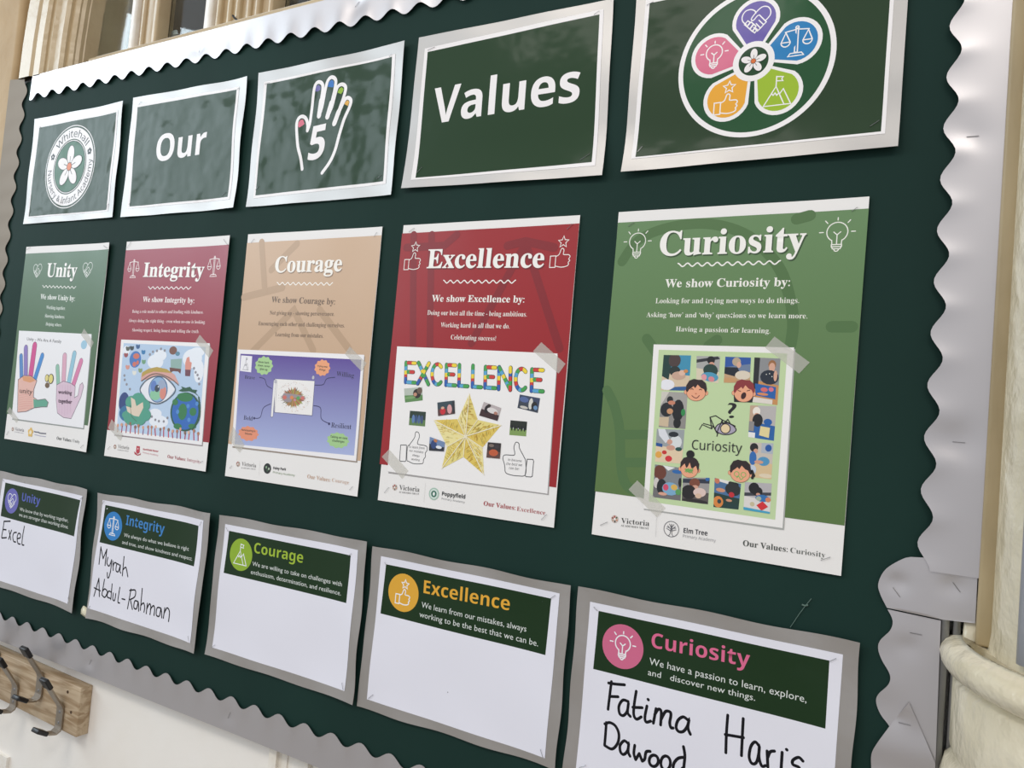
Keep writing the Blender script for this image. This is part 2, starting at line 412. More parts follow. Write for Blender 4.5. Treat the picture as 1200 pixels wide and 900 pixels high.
# overlapping pieces at the lower right
def flat_piece(outline_px, Y, label, bulge, staples=(), smooth=True, n=6):
    P = [at(p, Y) for p in outline_px]
    th = empty('border_strip', (sum(p.x for p in P) / len(P), 0, sum(p.z for p in P) / len(P)), label, 'border', 'silver scalloped border strips')
    z0_, z1_ = min(p.z for p in P) + 1e-5, max(p.z for p in P) - 1e-5
    N_ = max(8, int((z1_ - z0_) / 0.0018)); m_ = 16; V = []; F = []; N2 = len(P)
    for j in range(N_ + 1):
        t = j / N_; z = z0_ + (z1_ - z0_) * t; xs_ = []
        for i in range(N2):
            a_, b_ = P[i], P[(i + 1) % N2]
            if (a_.z - z) * (b_.z - z) <= 0 and abs(a_.z - b_.z) > 1e-9: xs_.append(a_.x + (b_.x - a_.x) * (z - a_.z) / (b_.z - a_.z))
        xa_, xb_ = min(xs_), max(xs_)
        for i in range(m_ + 1):
            x = xa_ + (xb_ - xa_) * i / m_; V.append(Vector((x, Y + bulge(x, z - OZ), z)))
    k = len(V); V += [v + Vector((0, 0.0005, 0)) for v in V]
    for j in range(N_):
        for i in range(m_):
            q = j * (m_ + 1) + i; F.append((q, q + 1, q + m_ + 2, q + m_ + 1)); F.append((k + q, k + q + m_ + 1, k + q + m_ + 2, k + q + 1))
    rim = len(F)
    for j in range(N_):
        q = j * (m_ + 1); F.append((q, q + m_ + 1, k + q + m_ + 1, k + q)); q += m_; F.append((q, k + q, k + q + m_ + 1, q + m_ + 1))
    for q0 in (0, N_ * (m_ + 1)):
        for i in range(m_): F.append((q0 + i, q0 + i + 1, k + q0 + i + 1, k + q0 + i))
    child('strip', V, F, M_border, th, True, rim=rim)
    for p, an in staples:
        q = at(p, Y); staple(th, (q.x, 0, q.z), an, Y + bulge(q.x, q.z - OZ) - .0003)
    return th
def sm_px(pts, n=5): return [(p.x, p.y) for p in smooth_line([Vector((a, b, 0)) for a, b in pts], n)]
Z6c = crop(960, 600, 3.0)
left = sm_px(Z6c([(240, 342), (258, 380), (250, 415), (215, 450), (207, 480), (220, 520), (248, 570), (244, 605), (208, 640), (200, 668), (215, 710), (246, 752), (250, 775)]))
piece_c = left + Z6c([(235, 1500), (400, 1500), (408, 900), (428, 376)]) + Z6c([(240, 342)])[:0]
flat_piece(piece_c, -0.0030, 'narrow silver border strip down the lower right edge, beneath the other overlaps',
           lambda x, z: -0.0005 * (1 + math.sin((z + .12) * 2 * math.pi / PITCH)) * max(0, (0.585 - x) / 0.04) + 0.0010 * math.exp(-((x - .575) ** 2 + (z + .122) ** 2) / .00012), staples=[(Z6c([(340, 428)])[0], 0.0)])
lobe = sm_px(Z6c([(240, 340), (215, 290), (208, 250), (235, 200), (300, 162), (335, 158), (375, 160), (410, 162), (440, 162), (490, 161)]))
piece_b = lobe + Z6c([(560, 160), (548, 393), (430, 377)])
flat_piece(piece_b, -0.0048, 'short silver border piece joining two strips at the lower right',
           lambda x, z: -0.0018 * math.sin((x - .55) * 38) ** 2 + 0.0020 * math.exp(-((x - .562) ** 2 + (z + .058) ** 2) / .00010) + 0.002 * math.exp(-((x - .612) ** 2 + (z + .052) ** 2) / .00012),
           staples=[(Z6c([(272, 282)])[0], -0.9), (Z6c([(483, 265)])[0], -0.9)])
piece_d = sm_px(Z6c([(183, 900), (184, 850), (205, 810), (246, 755)])) + Z6c([(316, 668), (408, 880), (420, 1500), (180, 1500)])
flat_piece(piece_d, -0.0046, 'silver border piece with a pointed top at the lower right corner',
           lambda x, z: -0.0012 * math.sin((z + .2) * 60) ** 2 + 0.0016 * math.exp(-((x - .567) ** 2 + (z + .195) ** 2) / .00010), staples=[(Z6c([(300, 745)])[0], 0.0)])

# ------------------------------------------------------------------ coat rail
hk = crop(0, 750, 6.0)
RY = WY - 0.024
tr = at(hk([(570, 340)])[0], RY); br_ = at(hk([(530, 685)])[0], RY); tl = at(hk([(0, 85)])[0], RY)
rail = empty('coat_rail', (tr.x - 0.3, WY, tr.z), 'light wooden coat rail with steel hooks on the white wall', 'coat rail')
slope = (tr.z - tl.z) / (tr.x - tl.x)
Hh = tr.z - br_.z
V = []
for x in (tr.x - 0.75, tr.x):
    zt_ = tr.z + slope * (x - tr.x)
    for y in (RY, WY):
        V += [(x, y, zt_ - Hh), (x, y, zt_)]
F = box(0, 1, 0, 1, 0, 1)[1]
bevel(child('plank', V, F, M_wood, rail), 0.0015, 2)
def flat_bar(path, wd, tk):
    """bar of width wd (along x) and thickness tk following a path in the y-z plane"""
    V = []; F = []
    for i, (x, y, z) in enumerate(path):
        a = path[max(i - 1, 0)]; b = path[min(i + 1, len(path) - 1)]
        ty, tz = b[1] - a[1], b[2] - a[2]; l = math.hypot(ty, tz) or 1; ny, nz = -tz / l * tk / 2, ty / l * tk / 2
        V += [(x - wd / 2, y + ny, z + nz), (x + wd / 2, y + ny, z + nz), (x + wd / 2, y - ny, z - nz), (x - wd / 2, y - ny, z - nz)]
    for i in range(len(path) - 1):
        for k in range(4): F.append((i * 4 + k, i * 4 + (k + 1) % 4, i * 4 + 4 + (k + 1) % 4, i * 4 + 4 + k))
    F += [(3, 2, 1, 0), tuple(range(len(path) * 4 - 4, len(path) * 4))]
    return V, F
def hook(px_top, px_bot):
    t = at(px_top, RY - 0.002); b = at(px_bot, RY - 0.002); x = t.x; z1, z0 = t.z, b.z; y = RY - 0.0015
    up = [(x, y - 0.036, z1 + 0.056), (x, y - 0.026, z1 + 0.040), (x, y - 0.014, z1 + 0.021), (x, y - 0.004, z1 + 0.006), (x, y - 0.001, z1 - 0.002)]
    dn = [(x, y - 0.001, z0 + 0.004), (x, y - 0.003, z0 - 0.003), (x, y - 0.010, z0 - 0.007), (x, y - 0.024, z0 - 0.004), (x, y - 0.038, z0 + 0.004)]
    V, F = flat_bar(up + dn, 0.021, 0.003)
    h = child('hook', V, F, M_hook, rail)
    for seg in ((up[1], up[0]), (dn[-2], dn[-1])):
        a, c = Vector(seg[0]), Vector(seg[1]); dd = (c - a).normalized()
        V, F = flat_bar([tuple(c - dd * 0.014), tuple(c - dd * 0.010), tuple(c + dd * 0.006), tuple(c + dd * 0.010)], 0.0225, 0.0085)
        for q in (0, len(V) // 4 - 1):
            for k in range(4):
                cc = sum((Vector(V[q * 4 + m_]) for m_ in range(4)), Vector()) / 4; V[q * 4 + k] = tuple(cc + (Vector(V[q * 4 + k]) - cc) * 0.8) if False else V[q * 4 + k]
        cp = child('cap', V, F, M_cap, h); bevel(cp, 0.002, 2)
    for zz in (z1 - 0.008, z0 + 0.010):
        bm = bmesh.new(); bmesh.ops.create_uvsphere(bm, u_segments=10, v_segments=6, radius=0.0033)
        me = bpy.data.meshes.new('screw'); bm.to_mesh(me); bm.free(); me.materials.append(M_staple)
        s_ = link(bpy.data.objects.new('screw', me), h); s_.scale = (1, 0.4, 1); s_.location = Vector((x, y - 0.002, zz)) - rail.location
    return h
for a, b in (((71.5, 829), (71.5, 854)), ((48, 792), (48, 816)), ((18.5, 803), (18.5, 829)), ((-3, 765), (-3, 792))):
    hook(a, b)
for p in hk([(477, 365), (500, 508)]):
    q = at(p, RY); V, F = tube([(q.x, RY - 0.0006, q.z), (q.x, RY + 0.001, q.z)], 0.003, 10)
    child('screw', V, F, mat('rusty_screw', '5a4530', rough=0.5, metal=0.5), rail)

# ------------------------------------------------------------------ sheets with printing that follows their curl
BOLD, SANS, SANSB, SANSI, REG = 0x1d400, 0x1d5a0, 0x1d5d4, 0x1d608, None
def styled(s, base):
    if base is None: return s
    o = ''
    for ch in s:
        if 'A' <= ch <= 'Z': o += chr(base + ord(ch) - 65)
        elif 'a' <= ch <= 'z': o += chr(base + 26 + ord(ch) - 97)
        elif ch.isdigit() and base == SANSB: o += chr(0x1d7ec + int(ch))
        else: o += ch
    return o
_cache = {}
def glyphs(s, style, offset=0.0, res=3):
    key = (s, style, offset, res)
    if key not in _cache:
        c = bpy.data.curves.new('text', 'FONT'); c.body = styled(s, style); c.offset = offset; c.resolution_u = res
        ob = bpy.data.objects.new('text', c); COL.objects.link(ob)
        me = ob.to_mesh()
        _cache[key] = ([(v.co.x, v.co.y) for v in me.vertices], [tuple(p.vertices) for p in me.polygons])
        ob.to_mesh_clear(); bpy.data.objects.remove(ob); bpy.data.curves.remove(c)
    return _cache[key]
_cap = {}
def cap_h(style):
    if style not in _cap: _cap[style] = max(y for x, y in glyphs('H', style)[0])
    return _cap[style]

def split_long(pts, T, lim=0.010):
    out = []; st = T[:]
    while st:
        t = st.pop()
        e = [math.dist(pts[t[k]], pts[t[(k + 1) % 3]]) for k in range(3)]; mx = max(e)
        if mx < lim or len(pts) > 9000: out.append(t); continue
        k = e.index(mx); a, b, c = t[k], t[(k + 1) % 3], t[(k + 2) % 3]
        pts.append(((pts[a][0] + pts[b][0]) / 2, (pts[a][1] + pts[b][1]) / 2)); n_ = len(pts) - 1
        st.append((a, n_, c)); st.append((n_, b, c))
    return out
_u = [0]
def uniq(p):
    _u[0] += 1; return '%s#%d' % (p, _u[0])
class Card:
    def __init__(self, name, corners, label, cat, group, base=0.0022, pillow=0.0018, lift=(0, 0, 0, 0), mat_=None, seed=0, ripple=0.0003, sheet_mat=None, sheet_name='sheet', jit=0.0):
        """corners: pixels or world (x, z) of TL TR BR BL; lift: left, right, bottom, top edge lifts in metres"""
        self.base, self.pillow, self.lift_, self.seed, self.ripple = base, pillow, lift, seed, ripple
        self.boxes = []; self.parts = {}; self.mat = mat_ or M_print
        W = []
        for p in corners:
            q = at(p, -base) if not isinstance(p, Vector) else p
            W.append((q.x, q.z))
        self.x0 = (W[0][0] + W[3][0]) / 2; self.x1 = (W[1][0] + W[2][0]) / 2
        self.z0 = (W[2][1] + W[3][1]) / 2; self.z1 = (W[0][1] + W[1][1]) / 2
        for _ in range(2):                                   # refine the corners on the curled sheet
            W = []
            for p in corners:
                if isinstance(p, Vector): W.append((p.x, p.z)); continue
                W.append(self.at(p))
        self.W = W
        self.th = empty(name, ((self.x0 + self.x1) / 2, 0, (self.z0 + self.z1) / 2), label, cat, group)
        self.sheet(sheet_name, W, 0.0, 0.0005, sheet_mat, 44, 48, jit)
    def warp(self, x, z):
        u = (x - self.x0) / (self.x1 - self.x0); v = (z - self.z0) / (self.z1 - self.z0)
        u = min(max(u, -.02), 1.02); v = min(max(v, -.02), 1.02)
        w_ = self.base + self.pillow * 16 * max(0, u * (1 - u)) * max(0, v * (1 - v))
        l, r, b, t = self.lift_
        def q(e): return max(0.0, (e - 0.72) / 0.28) ** 2
        w_ += l * q(1 - u) + r * q(u) + b * q(1 - v) + t * q(v)
        s = self.seed
        edge = max(abs(2 * u - 1), abs(2 * v - 1)) ** 4
        w_ += self.ripple * (1 + math.sin(u * 9 + s) * math.cos(v * 8 + 2 * s)) * 0.6 + self.ripple * edge * (1 + math.sin(u * 14 + v * 11 + s * 3)) * 1.0
        return w_
    def at(self, p):
        Y = -self.base
        for _ in range(3):
            q = at(p, Y); Y = -self.warp(q.x, q.z)
        return (q.x, q.z)
    def P(self, pts): return [self.at(p) for p in pts]
    def lay(self, pts):
        """printing order: each mark lies a hair above whatever it overlaps"""
        xs = [p[0] for p in pts]; zs = [p[1] for p in pts]; b = (min(xs), max(xs), min(zs), max(zs)); lv = 0
        for q in self.boxes:
            if q[4] >= lv and q[0] < b[1] and q[1] > b[0] and q[2] < b[3] and q[3] > b[2]: lv = q[4] + 1
        self.boxes.append(b + (lv,)); return 0.00032 + lv * 0.000045
    def up(self, x, z, l): return (x, -self.warp(x, z) - l, z)
    def sheet(self, part, W, l, thick, mt=None, nx=26, nz=30, jit=0.0):
        V = []; F = []
        for j in range(nz + 1):
            for i in range(nx + 1):
                u, v = i / nx, j / nz
                x = (W[3][0] * (1 - u) + W[2][0] * u) * (1 - v) + (W[0][0] * (1 - u) + W[1][0] * u) * v
                z = (W[3][1] * (1 - u) + W[2][1] * u) * (1 - v) + (W[0][1] * (1 - u) + W[1][1] * u) * v
                if jit and (i in (0, nx)): x += jit * math.sin(v * 14 + self.seed + i)
                if jit and (j in (0, nz)): z += jit * math.sin(u * 15 + self.seed * 2 + j)
                V.append(self.up(x, z, l))
        k = len(V); V += [(x, y + thick, z) for x, y, z in V]
        for j in range(nz):
            for i in range(nx):
                a = j * (nx + 1) + i; b = a + nx + 1
                F.append((a, a + 1, b + 1, b)); F.append((k + a, k + b, k + b + 1, k + a + 1))
        rim = len(F)
        for i in range(nx):
            F.append((i, k + i, k + i + 1, i + 1)); a = nz * (nx + 1) + i; F.append((a, a + 1, k + a + 1, k + a))
        for j in range(nz):
            a = j * (nx + 1); b = a + nx + 1; F.append((a, b, k + b, k + a)); a += nx; b += nx; F.append((a, k + a, k + b, b))
        return child(part, V, F, mt, self.th, True, rim=rim)
    def acc(self, part):
        return self.parts.setdefault(part, ([], [], []))
    def raw(self, part, pts, faces, color, l):
        V, F, C = self.acc(part); o = len(V); c = lin(color)
        for x, z in pts: V.append(self.up(x, z, l)); C.append(c)
        F += [tuple(i + o for i in f) for f in faces]
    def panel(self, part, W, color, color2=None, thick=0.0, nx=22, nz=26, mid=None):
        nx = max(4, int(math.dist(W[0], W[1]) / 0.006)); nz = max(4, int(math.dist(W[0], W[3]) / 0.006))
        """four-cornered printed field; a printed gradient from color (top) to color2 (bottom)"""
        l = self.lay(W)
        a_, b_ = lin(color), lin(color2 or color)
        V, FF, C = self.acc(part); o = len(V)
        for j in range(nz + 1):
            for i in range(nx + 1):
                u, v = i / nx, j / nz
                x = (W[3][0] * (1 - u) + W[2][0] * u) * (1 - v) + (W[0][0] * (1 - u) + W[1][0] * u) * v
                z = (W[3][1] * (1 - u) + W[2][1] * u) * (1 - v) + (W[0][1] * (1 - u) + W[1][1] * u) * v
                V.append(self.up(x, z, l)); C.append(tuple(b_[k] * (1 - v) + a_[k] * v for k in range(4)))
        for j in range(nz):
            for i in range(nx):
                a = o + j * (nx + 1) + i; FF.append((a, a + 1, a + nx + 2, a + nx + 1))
    def fill(self, part, W, color, big=False):
        l = self.lay(W); big = True
        tris = tessellate_polygon([[Vector((x, z, 0)) for x, z in W]])
        pts = list(W); T = split_long(pts, [tuple(t) for t in tris])
        T2 = []
        for t in T:
            (ax, az), (bx, bz), (cx, cz) = (pts[i] for i in t)
            T2.append(t if (bx - ax) * (cz - az) - (bz - az) * (cx - ax) > 0 else t[::-1])
        self.raw(part, pts, T2, color, l)
    def ell(self, part, c, rx, rz, color, n=28, rot=0.0, big=False):
        cr_, sr = math.cos(rot), math.sin(rot)
        if max(rx, rz) > 0.018:                              # large discs: concentric rings, so they follow the curl
            K = max(3, int(max(rx, rz) / 0.006)); pts = [c]; F = []
            for j in range(1, K + 1):
                for k in range(n):
                    a = 2 * math.pi * k / n; x, z = rx * j / K * math.cos(a), rz * j / K * math.sin(a); pts.append((c[0] + x * cr_ - z * sr, c[1] + x * sr + z * cr_))
            for k in range(n): F.append((0, 1 + k, 1 + (k + 1) % n))
            for j in range(K - 1):
                for k in range(n):
                    p, q = 1 + j * n + k, 1 + j * n + (k + 1) % n; F.append((p, p + n, q + n, q))
            self.raw(part, pts, F, color, self.lay(pts)); return
        W = []
        for k in range(n):
            a = 2 * math.pi * k / n; x, z = rx * math.cos(a), rz * math.sin(a); W.append((c[0] + x * cr_ - z * sr, c[1] + x * sr + z * cr_))
        self.fill(part, W, color, big)
    def ring(self, part, c, r, wd, color, n=72):
        l = self.lay([(c[0] - r, c[1] - r), (c[0] + r, c[1] + r)]); pts = []; F = []
        for k in range(n):
            a = 2 * math.pi * k / n
            for rr in (r - wd / 2, r + wd / 2): pts.append((c[0] + rr * math.cos(a), c[1] + rr * math.sin(a)))
        for k in range(n): F.append((2 * k, 2 * k + 1, (2 * k + 3) % (2 * n), (2 * k + 2) % (2 * n)))
        self.raw(part, pts, F, color, l)
    def line(self, part, W, wd, color, smooth=False, closed=False, caps=True, widths=None):
        P = [Vector((x, z, 0)) for x, z in W]
        if smooth: P = smooth_line(P, 6, closed)
        Q = [P[0]]
        for p in P[1:]:
            k = int((p - Q[-1]).length / 0.009); o_ = Q[-1]
            for j in range(1, k + 1): Q.append(o_.lerp(p, j / (k + 1)))
            if (p - o_).length > 1e-5: Q.append(p)
        P = Q
        if closed and (P[0] - P[-1]).length < 1e-5: P.pop()
        N = len(P)
        if N < 2: return
        l = self.lay([(p.x, p.y) for p in P] + [(P[0].x - wd / 2, P[0].y - wd / 2), (P[0].x + wd / 2, P[0].y + wd / 2)]); pts = []; F = []; h = wd / 2
        for i, p in enumerate(P):
            a = P[i - 1] if (i > 0 or closed) else None
            b = P[(i + 1) % N] if (i < N - 1 or closed) else None
            d1 = (p - a).normalized() if a is not None else None
            d2 = (b - p).normalized() if b is not None else None
            d = ((d1 or d2) + (d2 or d1))
            if d.length < 1e-3: d = d2
            d.normalize(); nrm = Vector((-d.y, d.x, 0))
            k = 1.0
            if d1 and d2:
                n1 = Vector((-d1.y, d1.x, 0)); k = min(1.7, 1 / max(0.3, abs(n1.dot(nrm))))
            hh = h * (widths(i / (N - 1)) if widths else 1)
            pts += [(p.x + nrm.x * hh * k, p.y + nrm.y * hh * k), (p.x - nrm.x * hh * k, p.y - nrm.y * hh * k)]
        for i in range(N if closed else N - 1):
            j = (i + 1) % N; F.append((2 * i + 1, 2 * j + 1, 2 * j, 2 * i))
        if caps and not closed:
            for e, (p, nb_) in enumerate(((P[0], P[1]), (P[-1], P[-2]))):
                d = (p - nb_).normalized(); a0 = math.atan2(d.y, d.x); k0 = len(pts)
                hh = h * (widths(0.0 if e == 0 else 1.0) if widths else 1)
                for k in range(7):
                    a = a0 - math.pi / 2 + math.pi * k / 6; pts.append((p.x + hh * math.cos(a), p.y + hh * math.sin(a)))
                F.append(tuple(range(k0, k0 + 7)))
        self.raw(part, pts, F, color, l)
    def text(self, part, s, p0, p1, color, style=BOLD, cap=None, off=0.0, shear=0.0, shift=(0, 0), res=2, world=False):
        A = p0 if world else self.at(p0); Bp = p1 if world else self.at(p1)
        pts, faces = glyphs(s, style, off, res)
        xa, xb = min(p[0] for p in pts), max(p[0] for p in pts)
        dx, dz = Bp[0] - A[0], Bp[1] - A[1]; L = math.hypot(dx, dz); dx /= L; dz /= L
        sx_ = L / (xb - xa); sy = sx_
        if cap:
            if isinstance(cap, (int, float)): sy = sx_ * cap
            else:
                q = self.at(cap); hgt = abs(-(q[0] - A[0]) * dz + (q[1] - A[1]) * dx); sy = hgt / cap_h(style)
        out = []
        for x, y in pts:
            X = (x - xa) * sx_ + y * sy * shear; Y = y * sy
            out.append((A[0] + X * dx - Y * dz + shift[0], A[1] + X * dz + Y * dx + shift[1]))
        ly = self.lay(out)
        if sy > 0.008:
            tr = []
            for f in faces: tr += [(f[0], f[k], f[k + 1]) for k in range(1, len(f) - 1)]
            faces = split_long(out, tr)
        self.raw(part, out, faces, color, ly)
    def arc_text(self, part, s, c, r, a0, a1, color, style, size, inward=False):
        """letters standing on a circle of radius r from angle a0 to a1 (degrees)"""
        pts, faces = glyphs(s, style, 0.0, 2)
        xa, xb = min(p[0] for p in pts), max(p[0] for p in pts); sy = size / cap_h(style); out = []
        for x, y in pts:
            a = math.radians(a0 + (a1 - a0) * (x - xa) / (xb - xa)); rr = r - y * sy if inward else r + y * sy
            out.append((c[0] + rr * math.cos(a), c[1] + rr * math.sin(a)))
        self.raw(part, out, faces, color, self.lay(out))
    def icon(self, part, kind, c, h, color, wd, w=None, rot=0.0):
        part = uniq(part)
        w = w or h; ca, sa = math.cos(rot), math.sin(rot)
        for st in ICONS[kind]:
            cl = st[0] == 'c'; sm = st[1] == 's'
            W = []
            for x, y in st[2]:
                X, Y = x * w, y * h; W.append((c[0] + X * ca - Y * sa, c[1] + X * sa + Y * ca))
            self.line(part, W, wd, color, smooth=sm, closed=cl)
    def staple(self, p, q):
        a, b = self.at(p), self.at(q)
        pts = []
        for t, yy in ((0, .0012), (0.02, -.0009), (0.98, -.0009), (1, .0012)):
            x, z = a[0] + (b[0] - a[0]) * t, a[1] + (b[1] - a[1]) * t; u = self.up(x, z, 0.0006); pts.append((u[0], u[1] + yy, u[2]))
        V, F = tube(pts, 0.0003, 5); child('staple', V, F, M_staple, self.th)
    def tape(self, W):
        l = self.lay(W) + 0.0001
        nx, nz = 6, 4; V = []; F = []
        for j in range(nz + 1):
            for i in range(nx + 1):
                u, v = i / nx, j / nz
                x = (W[3][0] * (1 - u) + W[2][0] * u) * (1 - v) + (W[0][0] * (1 - u) + W[1][0] * u) * v
                z = (W[3][1] * (1 - u) + W[2][1] * u) * (1 - v) + (W[0][1] * (1 - u) + W[1][1] * u) * v
                V.append(self.up(x, z, l))
        for j in range(nz):
            for i in range(nx):
                a = j * (nx + 1) + i; F.append((a, a + 1, a + nx + 2, a + nx + 1))
        child('tape_strip', V, F, M_tape, self.th)
    def done(self, labels=None, mats=None):
        for part, (V, F, C) in self.parts.items():
            o = child(part.split('#')[0], V, F, (mats or {}).get(part, self.mat), self.th, smooth=True, cols=C)
            if labels and part in labels: o['label'] = labels[part]

def arc(cx, cy, r, a0, a1, n=14, ry=None):
    ry = ry or r
    return [(cx + r * math.cos(math.radians(a0 + (a1 - a0) * i / n)), cy + ry * math.sin(math.radians(a0 + (a1 - a0) * i / n))) for i in range(n + 1)]
def star(cx, cy, R, r, rot=90):
    return [(cx + (R if k % 2 == 0 else r) * math.cos(math.radians(rot + 36 * k)), cy + (R if k % 2 == 0 else r) * math.sin(math.radians(rot + 36 * k))) for k in range(10)]
O_, C_, P_, S_ = 'o', 'c', 'p', 's'
ICONS = {
 'bulb': [(O_, P_, [(-.12, -.24), (-.13, -.13)] + arc(0, .10, .27, 232, -52, 20) + [(.13, -.13), (.12, -.24)]),
          (C_, P_, [(-.13, -.25), (.13, -.25), (.13, -.31), (-.13, -.31)]), (C_, P_, [(-.12, -.31), (.12, -.31), (.10, -.37), (-.10, -.37)]),
          (O_, P_, arc(0, -.38, .06, 180, 360, 6)), (O_, P_, [(0, -.24), (0, .02), (-.09, .10)]), (O_, P_, [(0, .02), (.09, .10)]),
          (O_, P_, [(0, .43), (0, .50)]), (O_, P_, [(.26, .35), (.32, .42)]), (O_, P_, [(-.26, .35), (-.32, .42)]), (O_, P_, [(.36, .10), (.46, .10)]), (O_, P_, [(-.36, .10), (-.46, .10)])],
 'scales': [(C_, P_, [(-.035, .42), (.035, .42), (.045, -.36), (-.045, -.36)]), (C_, P_, [(-.24, -.47), (.24, -.47), (.17, -.38), (-.17, -.38)]), (C_, P_, arc(0, .44, .05, 0, 340, 8)),
            (O_, P_, [(-.36, .34), (-.04, .38)]), (O_, P_, [(.04, .38), (.36, .34)]),
            (C_, P_, [(-.34, .32), (-.47, .0)] + arc(-.33, 0, .14, 180, 360, 8)), (O_, P_, [(-.34, .32), (-.19, 0)]), (O_, P_, [(-.47, 0), (-.19, 0)]),
            (C_, P_, [(.34, .32), (.19, .0)] + arc(.33, 0, .14, 180, 360, 8)), (O_, P_, [(.34, .32), (.47, 0)]), (O_, P_, [(.47, 0), (.19, 0)])],
 'thumb': [(C_, P_, star(.06, .33, .19, .085)), (C_, P_, [(-.36, -.46), (-.17, -.46), (-.17, -.10), (-.36, -.10)]),
           (O_, S_, [(-.17, -.12), (-.06, -.06), (.0, .10), (.05, .13), (.10, .08), (.09, -.04), (.12, -.07), (.28, -.08), (.33, -.14), (.29, -.21), (.33, -.26), (.28, -.32), (.30, -.37), (.24, -.43), (.05, -.46), (-.17, -.42)])],
 'mountain': [(C_, P_, [(-.42, -.45), (-.06, .16), (.22, -.45)]), (O_, P_, [(.06, -.10), (.17, .06), (.42, -.45), (.22, -.45)]), (O_, P_, [(-.19, -.06), (-.13, -.12), (-.08, -.05), (-.02, -.13), (.04, -.06)]),
              (O_, P_, [(-.06, .16), (-.06, .48)]), (C_, P_, [(-.06, .48), (.14, .45), (.10, .38), (.14, .32), (-.06, .34)])],
 'hearthands': [(O_, S_, [(-.30, -.10), (-.43, .05), (-.45, .22), (-.36, .37), (-.20, .40), (-.06, .33), (-.02, .24)]),
                (O_, S_, [(.30, -.08), (.44, .08), (.45, .24), (.36, .38), (.20, .42), (.06, .34), (-.10, .16), (-.15, .05), (-.08, .01), (.03, .13), (.10, .16)]),
                (O_, P_, [(.10, .16), (.34, -.12), (.26, -.20), (.10, -.02)]), (O_, P_, [(.26, -.20), (.17, -.30), (.02, -.12)]), (O_, P_, [(.17, -.30), (.08, -.38), (-.05, -.24)]),
                (C_, P_, [(-.36, -.08), (-.26, .03), (-.18, -.04), (-.28, -.16)]), (C_, P_, [(-.27, -.17), (-.15, -.03), (-.07, -.11), (-.18, -.26)]), (C_, P_, [(-.17, -.27), (-.05, -.13), (.02, -.21), (-.09, -.36)]), (C_, P_, [(-.08, -.36), (0, -.26), (.07, -.33), (0, -.43)])],
 'tree': [(C_, P_, arc(0, 0, .5, 0, 355, 40)), (O_, S_, [(-.16, -.46), (-.06, -.30), (-.04, -.1), (0, .32)]), (O_, S_, [(.16, -.46), (.06, -.30), (.04, -.1), (0, .32)]),
          (O_, P_, [(0, -.05), (-.26, .20)]), (O_, P_, [(0, -.05), (.26, .20)]), (O_, P_, [(0, .08), (-.15, .32)]), (O_, P_, [(0, .08), (.15, .32)]), (O_, P_, [(-.02, -.12), (-.32, 0)]), (O_, P_, [(.02, -.12), (.32, 0)]),
          (O_, P_, [(-.14, .08), (-.30, .10)]), (O_, P_, [(.14, .08), (.30, .10)])],
}
def daisy(c, part, ctr, R, white='efeae8', mid='d9713c', line_='3a3a38', n=5, rot=90, ratio=.62):
    for k in range(n):
        a = math.radians(rot + 360 / n * k)
        q = (ctr[0] + math.cos(a) * R * .58, ctr[1] + math.sin(a) * R * .58)
        c.ell(part, q, R * .46, R * .30, line_, 18, a); c.ell(part, q, R * .43, R * .27, white, 18, a)
    for k in range(n):
        a = math.radians(rot + 360 / n * k)
        c.line(part, [(ctr[0] + math.cos(a) * R * .2, ctr[1] + math.sin(a) * R * .2), (ctr[0] + math.cos(a) * R * .48, ctr[1] + math.sin(a) * R * .48)], R * .035, line_)
    c.ell(part, ctr, R * .21, R * .21, line_, 16); c.ell(part, ctr, R * .18, R * .18, mid, 16)

WHITE = 'f1edec'; LG = '1c3a22'
# ------------------------------------------------------------------ the five title cards along the top
TC = 'title cards along the top of the board'
def title_card(corners, white, green, label, seed, lift, pillow=0.0022, ripple=0.0005, gcol='223d27', m_=None):
    c = Card('title_card', corners, label, 'sign', TC, base=0.0022, pillow=pillow, lift=lift, mat_=m_ or M_lam, seed=seed, ripple=ripple, sheet_mat=M_silver, sheet_name='silver_backing')
    c.panel('white_margin', c.P(white) if not isinstance(white[0], Vector) else [(q.x, q.z) for q in white], WHITE)
    c.panel('green_panel', c.P(green) if not isinstance(green[0], Vector) else [(q.x, q.z) for q in green], gcol)
    return c
U = crop(20, 120, 6.0)
c = title_card([(40.5, 139.5), (144, 118), (131.4, 254.4), (27, 262.5)], U([(150, 168), (712, 55), (640, 765), (72, 812)]), U([(158, 178), (700, 68), (628, 756), (82, 803)]),
               'laminated green title card with a round white flower emblem, top left corner', 1.0, (0.001, 0.003, 0.001, 0.001), ripple=0.0007)
ce = c.at(U([(370, 452)])[0]); tp = c.at(U([(406, 157)])[0]); bt = c.at(U([(338, 745)])[0]); R = (tp[1] - bt[1]) / 2
c.ring('emblem', ce, R * .985, R * .02, WHITE); c.ring('emblem', ce, R * .80, R * .27, WHITE); c.ring('emblem', ce, R * .63, R * .018, WHITE)
c.ell('emblem', ce, R * .60, R * .60, '35684c', 40)
c.arc_text('emblem', 'Whitehall', ce, R * .71, 140, 38, '2e3436', SANS, R * .17)
c.arc_text('emblem', 'Nursery & Infant Academy', ce, R * .88, 182, 368, '2e3436', SANS, R * .15, inward=True)
for a in (158, 22):
    q = (ce[0] + R * .80 * math.cos(math.radians(a)), ce[1] + R * .80 * math.sin(math.radians(a)))
    for k in range(5):
        b = math.radians(90 + 72 * k); c.ell('emblem', (q[0] + math.cos(b) * R * .05, q[1] + math.sin(b) * R * .05), R * .035, R * .035, '2e3436', 10)
    c.ell('emblem', q, R * .022, R * .022, WHITE, 8)
daisy(c, 'emblem', (ce[0], ce[1]), R * .50)
